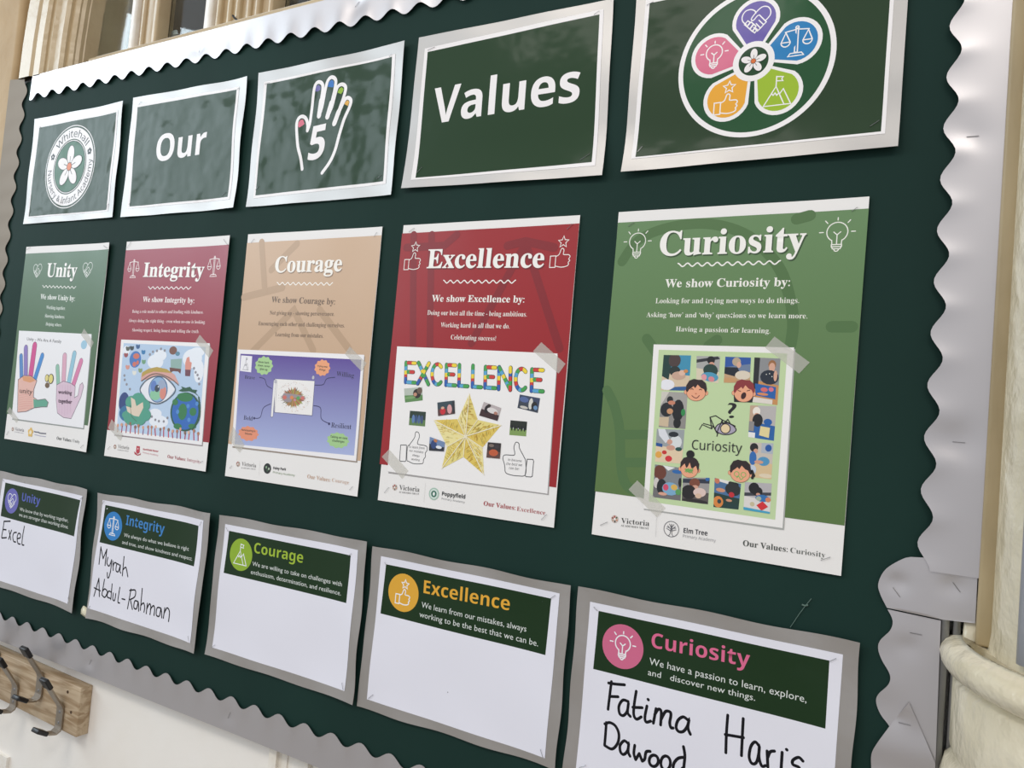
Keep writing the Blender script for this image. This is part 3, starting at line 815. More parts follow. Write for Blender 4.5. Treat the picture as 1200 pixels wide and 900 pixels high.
for p, q in (((95, 760), (92, 775)), ((632, 750), (645, 715)), ((165, 172), (172, 185)), ((690, 95), (698, 85))): c.staple(*U([p, q]))
c.done()

U = crop(0, 0, 3.3333)
c = title_card([(156, 114.6), (289.5, 89.1), (273, 243), (141, 254.4)], U([(528, 408), (935, 338), (898, 778), (497, 815)]), U([(538, 419), (925, 350), (890, 769), (506, 807)]),
               'laminated green title card with the single word Our, creased film', 2.3, (0.001, 0.004, 0.001, 0.001), pillow=0.003, ripple=0.0009)
c.text('lettering', 'Our', (182.4, 190), (240.5, 180), WHITE, SANSB, off=0.0, res=6, cap=(184, 159))
for p, q in (((545, 410), (553, 398)), ((928, 352), (935, 345)), ((868, 765), (884, 752)), ((506, 800), (512, 790))): c.staple(*U([p, q]))
c.done()

U = crop(270, 0, 3.3333); W_ = crop(330, 80, 6.667)
c = title_card([(303, 85.5), (474, 47.4), (458, 228), (288, 242.4)], U([(132, 320), (645, 210), (607, 718), (90, 775)]), U([(143, 328), (632, 222), (597, 708), (98, 764)]),
               'laminated green title card with an outlined hand and a white numeral 5', 3.1, (0.001, 0.004, 0.0015, 0.002), pillow=0.003, ripple=0.0008)
Wp = lambda pts: c.P(W_(pts))
tips = [([(130, 455), (133, 425), (150, 403), (170, 402), (180, 435), (165, 448), (140, 464)], 'dc7689'), ([(262, 170), (272, 140), (290, 130), (305, 145), (304, 170), (285, 182), (268, 182)], '6a62a0'),
        ([(362, 145), (370, 110), (390, 92), (408, 100), (410, 140), (400, 150)], '3673bd'), ([(438, 190), (452, 160), (470, 148), (486, 162), (478, 185), (465, 202)], '94b83a'), ([(492, 280), (505, 258), (520, 250), (530, 265), (518, 295)], 'e0ab4c')]
for t, colr in tips: c.fill(uniq('finger_tip'), Wp(t), colr)
sw = 0.0062
def tap(t): return 1.0
c.line('hand_outline', Wp([(162, 788), (150, 700), (130, 620), (122, 540), (119, 440), (135, 392), (165, 377), (192, 395), (205, 440), (203, 488)]), sw, WHITE, smooth=True)
c.line('hand_outline', Wp([(203, 488), (222, 430), (238, 320), (255, 170), (272, 120), (298, 108), (320, 125), (323, 165), (308, 270), (292, 380)]), sw, WHITE, smooth=True)
c.line('hand_outline', Wp([(292, 380), (318, 300), (345, 160), (365, 95), (395, 70), (423, 90), (422, 140), (395, 260), (358, 388)]), sw, WHITE, smooth=True)
c.line('hand_outline', Wp([(358, 388), (395, 300), (430, 170), (452, 135), (480, 127), (502, 150), (492, 210), (450, 330), (410, 440)]), sw, WHITE, smooth=True)
c.line('hand_outline', Wp([(410, 440), (450, 345), (495, 250), (523, 232), (544, 256), (530, 310), (490, 400), (450, 530), (420, 640), (380, 730), (318, 818)]), sw, WHITE, smooth=True)
for a, b in (((312, 250), (294, 372)), ((392, 270), (360, 380)), ((448, 340), (414, 432))): c.line('hand_outline', Wp([a, b]), sw * 1.5, WHITE)
c.text('numeral', '5', W_([(203, 722)])[0], W_([(325, 696)])[0], WHITE, SANSB, cap=W_([(232, 462)])[0], off=0.006, shear=0.14, res=6)
for p, q in (((137, 330), (155, 324)), ((622, 222), (632, 214)), ((572, 700), (592, 685)), ((100, 742), (112, 728))): c.staple(*U([p, q]))
c.done()

c = title_card([(491, 44), (719, -2), (705.5, 205), (470, 220.5)], [(498, 57), (707.5, 10.5), (697.5, 194), (481.5, 211)], [(501.3, 61), (702.7, 17), (693.5, 190), (487, 208.5)],
               'laminated green title card with the large white word Values', 4.2, (0.001, 0.001, 0.005, 0.001), gcol='213c22', m_=M_lam2)
c.text('lettering', 'Values', (506.5, 145.5), (678.5, 118.5), WHITE, SANSB, off=0.0, res=6, cap=(509, 104))
U = crop(440, 0, 3.75)
for p, q in (((232, 222), (262, 208)), ((962, 66), (985, 50))): c.staple(*U([p, q]))
c.staple((680, 188), (692, 180)); c.staple((489, 203), (495, 196))
c.done()

bl, br = at((730, 203.3), -.004), at((1052.7, 173.3), -.004); H_ = Vector((0, 0, 0.2405))
def inset(q, d): return [q[0] + Vector((d, 0, -d)), q[1] + Vector((-d, 0, -d)), q[2] + Vector((-d, 0, d)), q[3] + Vector((d, 0, d))]
outer = [bl + H_, br + H_, br, bl]
U = crop(700, 0, 3.0)
wbl, wbr = at(U([(122, 562)])[0], -.004), at(U([(1012, 474)])[0], -.004); gbl, gbr = at(U([(137, 555)])[0], -.004), at(U([(998, 466)])[0], -.004)
c = title_card(outer, [wbl + Vector((.002, 0, .211)), wbr + Vector((0, 0, .211)), wbr, wbl], [gbl + Vector((.002, 0, .204)), gbr + Vector((0, 0, .204)), gbr, gbl],
               'laminated green title card with a big round five petal colour emblem, top right', 5.0, (0.001, 0.002, 0.006, 0.001), pillow=0.003, ripple=0.0008, gcol='273d26', m_=M_lam2)
U = crop(785, 0, 5.455)
ce = c.at(U([(540, 392)])[0]); R = abs(c.at(U([(1049, 330)])[0])[0] - c.at(U([(71, 450)])[0])[0]) / 2
ce = ((c.at(U([(1049, 330)])[0])[0] + c.at(U([(71, 450)])[0])[0]) / 2, ce[1])
R = ce[1] - c.at(U([(470, 879)])[0])[1] if abs(ce[1] - c.at(U([(470, 879)])[0])[1] - R) < .02 else R
c.ell('emblem', ce, R, R, WHITE, 90, big=True); c.ell('emblem', ce, R * .935, R * .935, '245030', 90, big=True)
def petal(a, r0, r1, w_, n=18, cx=0, cz=0):
    """rounded petal from radius r0 to r1 with half width w_"""
    out = []; rc = r1 - w_; base = w_ * .30
    pts = [(r0, -base)] + [(rc + w_ * math.cos(t), w_ * math.sin(t)) for t in [math.radians(-105 + 210 * k / n) for k in range(n + 1)]] + [(r0, base)]
    ca, sa = math.cos(a), math.sin(a)
    return [(ce[0] + x * ca - y * sa, ce[1] + x * sa + y * ca) for x, y in pts]
PET = [(91, '6a5da6', 'hearthands'), (19, '2f7fb8', 'scales'), (-53, '9dbb36', 'mountain'), (-125, 'e9a83c', 'thumb'), (163, 'd7708c', 'bulb')]
for a, colr, ic in PET: c.fill('emblem', petal(math.radians(a), R * .16, R * .86, R * .305), WHITE, True)
for a, colr, ic in PET: c.fill(uniq('petal'), petal(math.radians(a), R * .20, R * .805, R * .255), colr, True)
c.ell('emblem', ce, R * .265, R * .265, WHITE, 40); c.ell('emblem', ce, R * .19, R * .19, '22452b', 40)
daisy(c, 'emblem', ce, R * .165, line_='2b2b29')
for a, colr, ic in PET:
    q = (ce[0] + R * .55 * math.cos(math.radians(a)), ce[1] + R * .55 * math.sin(math.radians(a)))
    c.icon('petal_icon', ic, q, R * (.40 if ic != 'thumb' else .44), WHITE, R * .015)
U = crop(700, 0, 3.0)
for p, q in (((142, 535), (160, 515)), ((958, 446), (992, 424)), ((175, 20), (198, 8))): c.staple(*U([p, q]))
c.done()

# ------------------------------------------------------------------ posters
PG = 'value posters in the middle row'
def poster(corners, band, label, col1, col2, seed, lift):
    c = Card('poster', corners, label, 'poster', PG, base=0.0018, pillow=0.0012, lift=lift, mat_=M_print, seed=seed, ripple=0.0003, sheet_mat=M_paper, sheet_name='paper_sheet')
    c.panel('colour_field', c.P(band), col1, col2)
    return c
M_paper = mat('white_paper', 'ece9e6', rough=0.5, spec=0.4)
def heading(c, s, p0, p1, cap, col='f3f0ea', sh=None, off=0.008):
    if sh: c.text('heading_lettering', s, p0, p1, sh, BOLD, cap=cap, off=off, shift=(0.0014, -0.0018), res=5)
    c.text('heading_lettering', s, p0, p1, col, BOLD, cap=cap, off=off, res=6)
def wave(c, p0, p1, color, n=10, amp=0.0021, wd=0.0016):
    a, b = c.at(p0), c.at(p1); W = []
    N = n * 8
    for i in range(N + 1):
        t = i / N; W.append((a[0] + (b[0] - a[0]) * t, a[1] + (b[1] - a[1]) * t + amp * math.cos(t * n * 2 * math.pi)))
    c.line('wavy_line', W, wd, color)
def photo_print(c, W4, c1, c2, shapes=(), part='picture'):
    part = uniq(part)
    """small printed photograph: upper and lower field, then blobs (u, v, ru, rv, colour) or polygons in its own square"""
    W = W4
    def m_(u, v):
        return ((W[3][0] * (1 - u) + W[2][0] * u) * (1 - v) + (W[0][0] * (1 - u) + W[1][0] * u) * v, (W[3][1] * (1 - u) + W[2][1] * u) * (1 - v) + (W[0][1] * (1 - u) + W[1][1] * u) * v)
    c.fill(part, [m_(0, 0), m_(1, 0), m_(1, 1), m_(0, 1)], c1)
    c.fill(part, [m_(0, 0), m_(1, 0), m_(1, .42), m_(0, .5)], c2)
    for s in shapes:
        if isinstance(s[0], (int, float)):
            u, v, ru, rv, colr = s
            pts = [m_(min(1, max(0, u + ru * math.cos(k * math.pi / 7))), min(1, max(0, v + rv * math.sin(k * math.pi / 7)))) for k in range(14)]
            P2 = [pts[0]]
            for p in pts[1:]:
                if math.dist(p, P2[-1]) > 1e-5: P2.append(p)
            if math.dist(P2[0], P2[-1]) < 1e-5: P2.pop()
            if len(P2) > 2: c.fill(part, P2, colr)
        else:
            c.fill(part, [m_(*q) for q in s[0]], s[1])
def footer_logo(c, V_, p, r):
    q = c.at(V_([p])[0])
    c.ell('footer_logo', q, r, r, 'cbb8ae', 20)
    for a, k in ((100, 'a8322e'), (40, '3c5a3a'), (-20, 'c98a6a'), (-80, '2f3a34'), (-140, 'b9a08c'), (160, '8a3b30')):
        a = math.radians(a); c.ell('footer_logo', (q[0] + math.cos(a) * r * .62, q[1] + math.sin(a) * r * .62), r * .30, r * .2, k, 10, a)
    c.ell('footer_logo', q, r * .3, r * .3, 'f0ece8', 10)

# --- poster with the light bulbs
A = crop(690, 220, 3.5294); Bc = crop(690, 380, 2.903)
c = poster([(725.1, 248.6), (1018.9, 230.2), (985.6, 674.9), (693.4, 626)], A([(121, 145), (1158, 86)]) + Bc([(870, 685), (20, 568)]),
           'large green poster headed Curiosity with light bulb icons, rightmost in its row', '648658', '56733c', 0.5, (0, 0.001, 0.001, 0))
DG = '4e7040'
ww = 0.013
c.line(uniq('watermark'), c.P(A([(138, 305), (205, 218), (330, 165), (500, 150), (660, 200), (780, 320), (830, 450), (845, 560), (835, 650)])), ww, DG, smooth=True)
for q in ([(860, 130), (915, 115)], [(1005, 575), (1088, 575)], [(240, 625), (285, 690)], [(495, 655), (530, 630)]): c.line(uniq('watermark'), c.P(A(q)), ww, DG)
c.line(uniq('watermark'), c.P(Bc([(62, 225), (88, 280), (105, 360), (110, 480), (130, 550), (190, 575)])), ww, DG, smooth=True)
c.line(uniq('watermark'), c.P(Bc([(115, 375), (200, 375)])), ww * .9, DG); c.line(uniq('watermark'), c.P(Bc([(115, 470), (190, 470)])), ww * .9, DG)
heading(c, 'Curiosity', *A([(291, 281), (896, 262), (296, 184)]), sh='2f4a28')
wave(c, *A([(369, 320), (792, 309)]), 'f3f0ea')
HT, BTX = 'subheading', 'body_text'
c.text(HT, 'We show Curiosity by:', *A([(315, 412), (832, 407)]), 'f0eee6', BOLD, cap=A([(316, 379)])[0], off=0.004)
for s, p, q, cp in (('Looking for and trying new ways to do things.', (276, 478), (870, 477), (276, 457)), ('Asking ‘how’ and ‘why’ questions so we learn more.', (238, 535), (904, 541), (238, 515)), ('Having a passion for learning.', (360, 594), (750, 602), (360, 574))):
    c.text(BTX, s, *A([p, q]), 'edece2', BOLD, cap=A([cp])[0], off=-0.004)
for p, h in (((201, 235), 128), ((1027, 198), 148)):
    q = c.at(A([p])[0]); hh = abs(c.at(A([(p[0], p[1] + h / 2)])[0])[1] - c.at(A([(p[0], p[1] - h / 2)])[0])[1])
    c.icon('heading_icon', 'bulb', q, hh, 'f0eee6', 0.0011)
Cc = crop(750, 395, 3.83)
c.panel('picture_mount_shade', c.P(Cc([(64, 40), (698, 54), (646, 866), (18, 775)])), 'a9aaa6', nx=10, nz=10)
c.panel('picture_mount', c.P(Cc([(62, 33), (692, 47), (640, 857), (15, 769)])), 'f0edea', nx=14, nz=14)
c.panel('picture_field', c.P(Cc([(85, 57), (661, 74), (607, 820), (40, 738)])), 'c1d6a4', nx=14, nz=14)
D = crop(755, 405, 8.18); Ee = crop(840, 410, 8.18); Ff = crop(755, 500, 8.18); G = crop(835, 500, 8.18)
SK, HR, WT, BK, BLU = 'd9a58c', '3d2a22', 'e6e3dd', '1c1f24', '2b6aa8'
photo_print(c, c.P(D([(188, 90), (450, 95), (430, 432), (160, 428)])), '3d8fb0', 'd8c3a6', [(([(0, 1), (.35, 1), (.25, .3), (0, .4)]), '173a36'), (.42, .85, .22, .2, '4a3a38'), (.45, .55, .2, .14, '22302e'), (.6, .42, .25, .12, 'c9a590'), (.72, .5, .12, .08, 'e0b9a4'), (.2, .16, .28, .15, 'e9e8ee'), (([(.3, 0), (1, 0), (1, .12), (.5, .1)]), '2a5c95'), (.85, .55, .08, .05, 'd08a50')])
photo_print(c, c.P(D([(503, 100), (730, 104), (712, 362), (500, 330)])), 'a9a9a6', 'd9cdb4', [(([(0, .85), (.9, 1), (1, .9), (0, .72)]), '2e3036'), (.62, .85, .17, .16, '17181c'), (.66, .68, .12, .1, 'd29a84'), (.62, .45, .32, .25, '20403a'), (.6, .2, .38, .18, '4c98b8'), (.35, .16, .12, .12, 'e39aa0'), (.68, .12, .14, .1, 'd98890')])
photo_print(c, c.P(Ee([(84, 66), (328, 75), (318, 318), (68, 315)])), '6d7f9c', 'c3a07a', [(([(0, 1), (1, 1), (1, .75), (0, .6)]), '2b56a0'), (([(0, .6), (.5, .6), (.6, .4), (.4, .25), (0, .35)]), '16202c'), (.45, .82, .17, .17, 'b9a58c'), (.55, .7, .09, .12, 'd9ab94'), (.72, .3, .3, .18, 'ddd0bc'), (.2, .1, .3, .1, 'c99a6a')])
photo_print(c, c.P(Ee([(362, 73), (612, 84), (582, 530), (340, 500)])), '8c8d8f', 'c88f58', [(([(0, 1), (.22, 1), (.2, .3), (0, .3)]), '23262a'), (.7, .86, .15, .1, '9a6a42'), (.7, .8, .12, .1, 'd9a890'), (.62, .58, .36, .16, '1f2836'), (.85, .62, .07, .12, 'd9a890'), (([(.08, .42), (.9, .38), (.9, .12), (.12, .16)]), '1f5fa8'), (.45, .3, .14, .05, 'd96a6a'), (.72, .32, .1, .05, 'd8738a'), (.4, .2, .22, .03, 'd98a5a'), (([(0, .12), (.8, .1), (.8, 0), (0, 0)]), 'e2d9cf'), (.5, .64, .02, .012, WT), (.62, .66, .02, .012, WT), (.72, .6, .02, .012, WT)])
photo_print(c, c.P(D([(168, 440), (418, 452), (395, 800), (140, 780)])), 'a4a19c', '8e8a86', [(([(.0, 1), (.3, 1), (0, .6)]), 'cfcac0'), (.35, .78, .12, .1, BK), (.25, .5, .24, .2, '1f2226'), (.68, .5, .22, .3, '191b1f'), (.88, .45, .08, .1, '2c8a4a'), (.42, .7, .14, .06, 'c98368'), (.38, .46, .12, .08, 'c9946c'), (([(0, .28), (.36, .3), (.36, .02), (0, .04)]), 'cdb89a'), (.68, .15, .14, .15, '14161a')])
photo_print(c, c.P(Ff([(122, 20), (388, 30), (362, 355), (104, 335)])), '9aa0a2', 'e2cbaa', [(([(.05, 1), (.3, 1), (.5, .68), (.35, .58), (.1, .8)]), 'dcdde2'), (([(0, .58), (.24, .55), (.24, .45), (0, .48)]), '1f5092'), (.72, .62, .22, .2, 'd9dcdc'), (.5, .62, .1, .08, 'cf9a86'), (.62, .85, .18, .08, '20262c'), (.55, .45, .16, .08, 'cf9a86'), (.84, .42, .12, .06, '1b4a44'), (.33, .3, .09, .06, 'c8302e'), (.5, .12, .13, .09, 'd22f38'), (.12, .22, .12, .1, 'e3a648')])
photo_print(c, c.P(Ff([(104, 362), (365, 395), (350, 710), (82, 675)])), '7e8388', '6f6c6e', [(([(.3, 1), (.75, .98), (.5, .86)]), 'e8e8e6'), (.82, .86, .18, .06, '2a66a8'), (.2, .78, .24, .22, '6b3a2c'), (.1, .45, .1, .16, 'cfc8c4'), (.3, .35, .18, .24, '1a1d22'), (.62, .32, .3, .2, '7aa9c9'), (.45, .35, .1, .1, 'd14a6a'), (.75, .38, .12, .09, 'd9b056'), (.9, .25, .1, .09, '5a9a58'), (.35, .14, .16, .05, 'd9a28c'), (.95, .55, .06, .14, '17181c')])
photo_print(c, c.P(Ff([(372, 488), (630, 490), (612, 745), (360, 710)])), '9a9796', '57504e', [(([(0, .95), (1, .95), (1, .78), (0, .78)]), '2c3444'), (.92, .95, .08, .08, '2a66a8'), (.45, .78, .2, .2, '7b4532'), (.48, .62, .12, .08, 'd4a08a'), (.25, .4, .28, .3, '1d1a1c'), (.66, .42, .24, .18, 'dfc5bc'), (.62, .28, .12, .1, 'd9b9a0'), (.5, .06, .5, .08, '2b2626')])
photo_print(c, c.P(Ee([(322, 532), (573, 540), (548, 872), (302, 835)])), 'b9b4b2', '2460a4', [(([(0, 1), (.3, 1), (.25, .5), (0, .5)]), 'c2a58c'), (.26, .82, .15, .14, 'eee6da'), (.28, .72, .1, .05, 'cf9a80'), (.32, .55, .2, .2, '17191d'), (.72, .52, .16, .1, '1d5da6'), (([(.45, .38), (.82, .36), (.8, .06), (.42, .1)]), 'e6d49a'), (([(0, .16), (.26, .16), (.26, 0), (0, 0)]), 'e9e7e4'), (([(0, .5), (.2, .5), (.2, .2), (0, .2)]), '8e8a88')])
photo_print(c, c.P(G([(362, 152), (585, 160), (565, 505), (345, 480)])), 'c9bfb4', 'd9bd92', [(([(.5, 1), (1, 1), (1, .7), (.5, .72)]), 'aeb6c0'), (.8, .86, .14, .1, '1f57a0'), (.18, .86, .18, .13, '1b1a1e'), (.26, .76, .1, .07, 'd39d84'), (.15, .55, .16, .2, '2f6ab0'), (.62, .48, .26, .13, '4f93bd'), (.42, .45, .2, .05, 'd39d84'), (.15, .22, .18, .14, 'c5cfdc'), (.1, .05, .2, .08, '1a1d22'), (.75, .08, .3, .06, 'e0d0b4')])
photo_print(c, c.P(G([(22, 490), (275, 548), (250, 795), (10, 770)])), '4a6f98', '1c3a34', [(([(.1, 1), (.65, 1), (.6, .88), (.1, .92)]), 'e6e3df'), (.1, .92, .1, .1, 'c9785a'), (.25, .62, .18, .07, 'cf9172'), (.72, .93, .2, .1, '16181c'), (.72, .72, .3, .24, '23282a'), (.68, .52, .11, .1, 'c22a34'), (.18, .2, .2, .2, 'd9843e'), (.22, .22, .08, .08, '2a3f46'), (.6, .3, .12, .05, 'cf9172'), (.7, .1, .3, .1, '1a3a3a')])
photo_print(c, c.P(G([(312, 530), (570, 545), (550, 835), (298, 795)])), 'b5b1b4', 'ded8d4', [(([(0, .62), (1, .7), (1, .6), (0, .5)]), '3a3c44'), (.35, .8, .2, .2, '121317'), (.48, .7, .2, .16, '15161a'), (.52, .6, .08, .05, 'cf9880'), (.68, .48, .26, .12, '2b6fae'), (.55, .46, .1, .08, 'a8b4a0'), (.9, .45, .1, .08, 'd9825a'), (([(.48, .22), (.7, .38), (.92, .22), (.68, .06)]), 'd4282f'), (.32, .24, .09, .08, 'c9bc98'), (([(0, 0), (1, 0), (1, .06), (0, .1)]), '3f9fc4')])
# cartoon faces
def face(V_, ctr, rx, ry, hair, fringe, ears, skin='eda884', shirt=None, scrib=False, part='drawn_face'):
    part = uniq(part); global FP; FP = part
    cc = c.at(V_([ctr])[0]); ex = abs(c.at(V_([(ctr[0] + rx, ctr[1])])[0])[0] - cc[0]); ez = abs(c.at(V_([(ctr[0], ctr[1] + ry)])[0])[1] - cc[1])
    f = lambda pts: [(cc[0] + x * ex, cc[1] + y * ez) for x, y in pts]
    if shirt: c.fill(part, f([(-.9, -1.05), (.9, -1.0), (1.0, -.2), (-1.0, -.2)]), shirt)
    for s in (-1, 1):
        q = f([(s * 1.0, -.25)])[0]; c.ell(part, q, ex * .2, ez * .22, '9a6248', 14); c.ell(part, q, ex * .17, ez * .19, skin, 14)
    c.fill(part, f(hair), '2a1c1e' if not shirt else '8c3236')
    c.ell(part, f([(0, -.25)])[0], ex * .96, ez * .78, '9a6248', 26); c.ell(part, f([(0, -.25)])[0], ex * .92, ez * .74, skin, 26)
    c.fill(part, f(fringe), '2a1c1e' if not shirt else '8c3236')
    return f, ex, ez
hair_ = [(-1.02, -.1), (-1.0, .35), (-.75, .8), (-.3, 1.0), (.1, .93), (.5, .95), (.9, .65), (1.03, .15), (.98, -.2), (0, -.1)]
fr1 = [(-1.0, -.15), (-1.02, .35), (-.75, .82), (-.3, 1.0), (.1, .93), (.5, .95), (.9, .65), (1.03, .15), (.95, -.25), (.75, .1), (.45, .2), (.1, .5), (-.1, .15), (-.3, .32), (-.55, .1), (-.7, .0), (-.85, -.25)]
f, ex, ez = face(D, (500, 425), 98, 105, hair_, fr1, 1)
for s in (-1, 1): c.line(FP, f([(s * .42 - .12, .02), (s * .42, .1), (s * .42 + .12, .02)]), ex * .07, '5a3426')
c.line(FP, f([(-.38, -.55), (-.1, -.72), (.15, -.72), (.35, -.5)]), ex * .07, '5a1f22', smooth=True); c.ell(FP, f([(0, -.35)])[0], ex * .1, ez * .07, 'c97a58', 10)
f, ex, ez = face(Ee, (262, 392), 98, 108, hair_, fr1, 1, shirt='1d1d20')
c.ell(FP, f([(.0, -.45)])[0], ex * .24, ez * .32, '3a1a1c', 18, -.3)
for s in (-1, 1): c.line(FP, f([(s * .45 - .14, .0), (s * .45 + .14, .08 * s)]), ex * .07, '4a2a20')
f, ex, ez = face(Ff, (435, 388), 88, 100, hair_, [(-1.0, -.2), (-1.02, .4), (-.7, .85), (0, 1.05), (.7, .85), (1.05, .4), (1.0, -.4), (.85, -.1), (.7, .2), (.35, -.1), (.2, -.05), (0, .45), (-.2, .0), (-.35, -.1), (-.55, .3), (-.8, .05)], 1)
c.ell(FP, f([(0, 1.25)])[0], ex * .46, ez * .38, '141214', 20)
for k in range(7):
    a = k * .9; c.line(FP, f([(-.45 + .15 * (k % 3), -.5 + .1 * k % .4), (-.1 + .12 * (k % 4), -.15 - .06 * k), (.4 - .1 * (k % 3), -.55 + .08 * k)]), ex * .08, '6fae5c', smooth=True)
f, ex, ez = face(G, (268, 425), 100, 108, hair_, fr1, 1)
c.line(FP, f([(1.0, -.1), (1.12, .1), (1.25, -.2), (1.2, -.5)]), ex * .25, '1d1719', smooth=True)
for s in (-1, 1):
    c.ring(FP, f([(s * .33, -.3)])[0], ex * .24, ex * .07, '7eb860', 14)
c.line(FP, f([(-.3, -.62), (-.1, -.5), (.1, -.75), (.3, -.6)]), ex * .07, '7eb860', smooth=True)
# eye drawing, question mark, word
Dk = '1b1b1e'
c.text('question_mark', '?', *Ee([(112, 655), (200, 649)]), Dk, SANS, cap=Ee([(104, 505)])[0], off=0.0, res=5)
c.fill('eye_drawing', c.P(Cc([(338, 412), (352, 392), (385, 385), (415, 395), (432, 417), (412, 434), (378, 438), (350, 428)])), 'a9a2b4')
c.line('eye_drawing', c.P(Cc([(338, 412), (352, 392), (385, 385), (415, 395), (432, 417), (412, 434), (378, 438), (350, 428)])), .0012, Dk, smooth=True, closed=True)
q = c.at(Cc([(384, 411)])[0]); c.ell('eye_drawing', q, .0062, .0062, Dk, 18); c.ell('eye_drawing', q, .0051, .0051, 'e6cfa4', 18)
for L_ in ([(267, 415), (280, 393), (322, 412), (330, 400), (285, 388)], [(322, 412), (315, 360), (340, 353), (370, 372), (372, 392)], [(315, 360), (335, 408)], [(372, 392), (395, 370), (408, 392), (420, 396)], [(330, 400), (345, 430), (370, 372), (428, 400)], [(350, 430), (346, 445)]):
    c.line('eye_drawing', c.P(Cc(L_)), .0012, Dk)
c.text('picture_lettering', 'Curiosity', *Cc([(233, 503), (458, 520)]), '222326', SANS, cap=Cc([(235, 461)])[0], res=4)
c.tape(c.P(Bc([(632, 42), (752, 130), (716, 168), (600, 80)]))); c.tape(c.P(Bc([(166, 531), (262, 625), (232, 656), (136, 562)])))
Hc = crop(690, 580, 4.0)
footer_logo(c, Hc, (122, 113), 0.0048)
FT = 'footer_lettering'
c.text(FT, 'Victoria', *Hc([(151, 132), (283, 146)]), '4c4e4d', BOLD, cap=Hc([(150, 107)])[0], off=-0.008); c.text(FT, 'ACADEMIES TRUST', *Hc([(150, 147), (281, 162)]), '6a6c6a', BOLD, cap=Hc([(150, 138)])[0], off=-0.006)
c.line('divider', c.P(Hc([(320, 92), (314, 195)])), .0004, 'cfcdca')
c.icon('tree_emblem', 'tree', c.at(Hc([(387, 160)])[0]), 0.0185, '52525a', 0.0007)
c.text('academy_name', 'Elm Tree', *Hc([(444, 177), (556, 191)]), '3c3e44', SANSB, cap=Hc([(444, 154)])[0]); c.text('academy_name', 'Primary Academy', *Hc([(441, 198), (595, 221)]), 'a3a4a6', SANS, cap=Hc([(441, 184)])[0])
c.text('values_line', 'Our Values:', *Hc([(722, 238), (932, 268)]), '4a4f4a', BOLD, cap=Hc([(723, 211)])[0]); c.text('values_line', 'Curiosity', *Hc([(944, 270), (1108, 294)]), '555a55', BOLD, cap=Hc([(944, 245)])[0], off=-0.010)
c.staple(*Hc([(55, 142), (88, 127)])); c.staple(*Hc([(1088, 305), (1132, 291)])); c.staple(*A([(1088, 98), (1112, 82)])); c.staple(*A([(165, 160), (188, 145)]))
c.done()

# --- poster with the yellow star
I = crop(430, 250, 2.369); J = crop(450, 400, 4.738); K_ = crop(465, 410, 10); L_c = crop(550, 420, 10); Mc = crop(460, 490, 11.25); Nc = crop(550, 495, 11.25)
c = poster([(473, 264), (679.9, 252.1), (649, 618.5), (442.7, 586)], I([(98, 56), (590, 28), (525.5, 761), (35.5, 696)]), 'red poster headed Excellence with a yellow star picture and thumb icons', '9a1219', '9a1219', 1.4, (0, 0.001, 0.001, 0))
DR = '84101a'
for q in ([(180, 60), (175, 370)], [(130, 60), (128, 370)], [(110, 95), (215, 90), (250, 60)], [(440, 80), (535, 375)], [(440, 85), (290, 360)], [(390, 90), (440, 78), (520, 95)]): c.line(uniq('watermark'), c.P(I(q)), .012, DR)
heading(c, 'Excellence', *I([(166, 152), (491, 150), (168, 101)]), sh='6d1016')
wave(c, *I([(213, 190), (413, 190)]), 'f3f0ea')
c.text(HT, 'We show Excellence by:', *I([(180, 245), (437, 248), (181, 227)][:2]), 'f2efe8', BOLD, cap=I([(181, 227)])[0], off=0.004)
for s, p, q, cp in (('Doing our best all the time - being ambitious.', (168, 282), (444, 287), (168, 269)), ('Working hard in all that we do.', (205, 316), (396, 320), (205, 303)), ('Celebrating success!', (233, 350), (358, 354), (233, 337))):
    c.text(BTX, s, *I([p, q]), 'f0e8e0', BOLD, cap=I([cp])[0], off=-0.004)
for p, h in (((129, 120), 78), ((539, 109), 88)):
    q = c.at(I([p])[0]); hh = abs(c.at(I([(p[0], p[1] + h / 2)])[0])[1] - c.at(I([(p[0], p[1] - h / 2)])[0])[1]); c.icon('heading_icon', 'thumb', q, hh, 'f2efe8', 0.0011)
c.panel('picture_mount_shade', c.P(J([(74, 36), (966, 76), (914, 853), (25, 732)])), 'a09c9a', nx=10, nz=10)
c.panel('picture_mount', c.P(J([(74, 28), (964, 68), (908, 846), (20, 722)])), 'f1eeec', nx=14, nz=14)
PZ = {'R': 'cf3a33', 'Y': 'f0d437', 'G': '43a04e', 'L': '58a6cf', 'B': '2c5cae'}
def uv_map(tl, tr, br, bl):
    a, b, d, e = c.P(J([tl, tr, br, bl]))
    return lambda u, v: ((e[0] * (1 - u) + d[0] * u) * (1 - v) + (a[0] * (1 - u) + b[0] * u) * v, (e[1] * (1 - u) + d[1] * u) * (1 - v) + (a[1] * (1 - u) + b[1] * u) * v)
LET = {'E': [([(.12, .93), (.12, .07)], 'GLYRB'), ([(.3, .92), (.9, .92)], 'RRY'), ([(.3, .53), (.75, .53)], 'GR'), ([(.3, .08), (.92, .08)], 'LLG')],
       'L': [([(.12, .95), (.12, .07)], 'GLYRB'), ([(.3, .08), (.9, .08)], 'LG')],
       'X': [([(.12, .95), (.88, .05)], 'GLYGBG'), ([(.9, .95), (.1, .05)], 'YGYGRB')],
       'N': [([(.12, .05), (.12, .95)], 'BRYLB'), ([(.14, .93), (.86, .08)], 'GLYGLG'), ([(.88, .05), (.88, .95)], 'RGRBY')],
       'C': [(arc(.52, .5, .40, 48, 312, 18, .43), 'YRGLYRBLG')]}
xs = [(112, 180), (181, 257), (257, 333), (337, 403), (409, 472), (484, 547), (553, 625), (627, 712), (720, 803), (810, 889)]
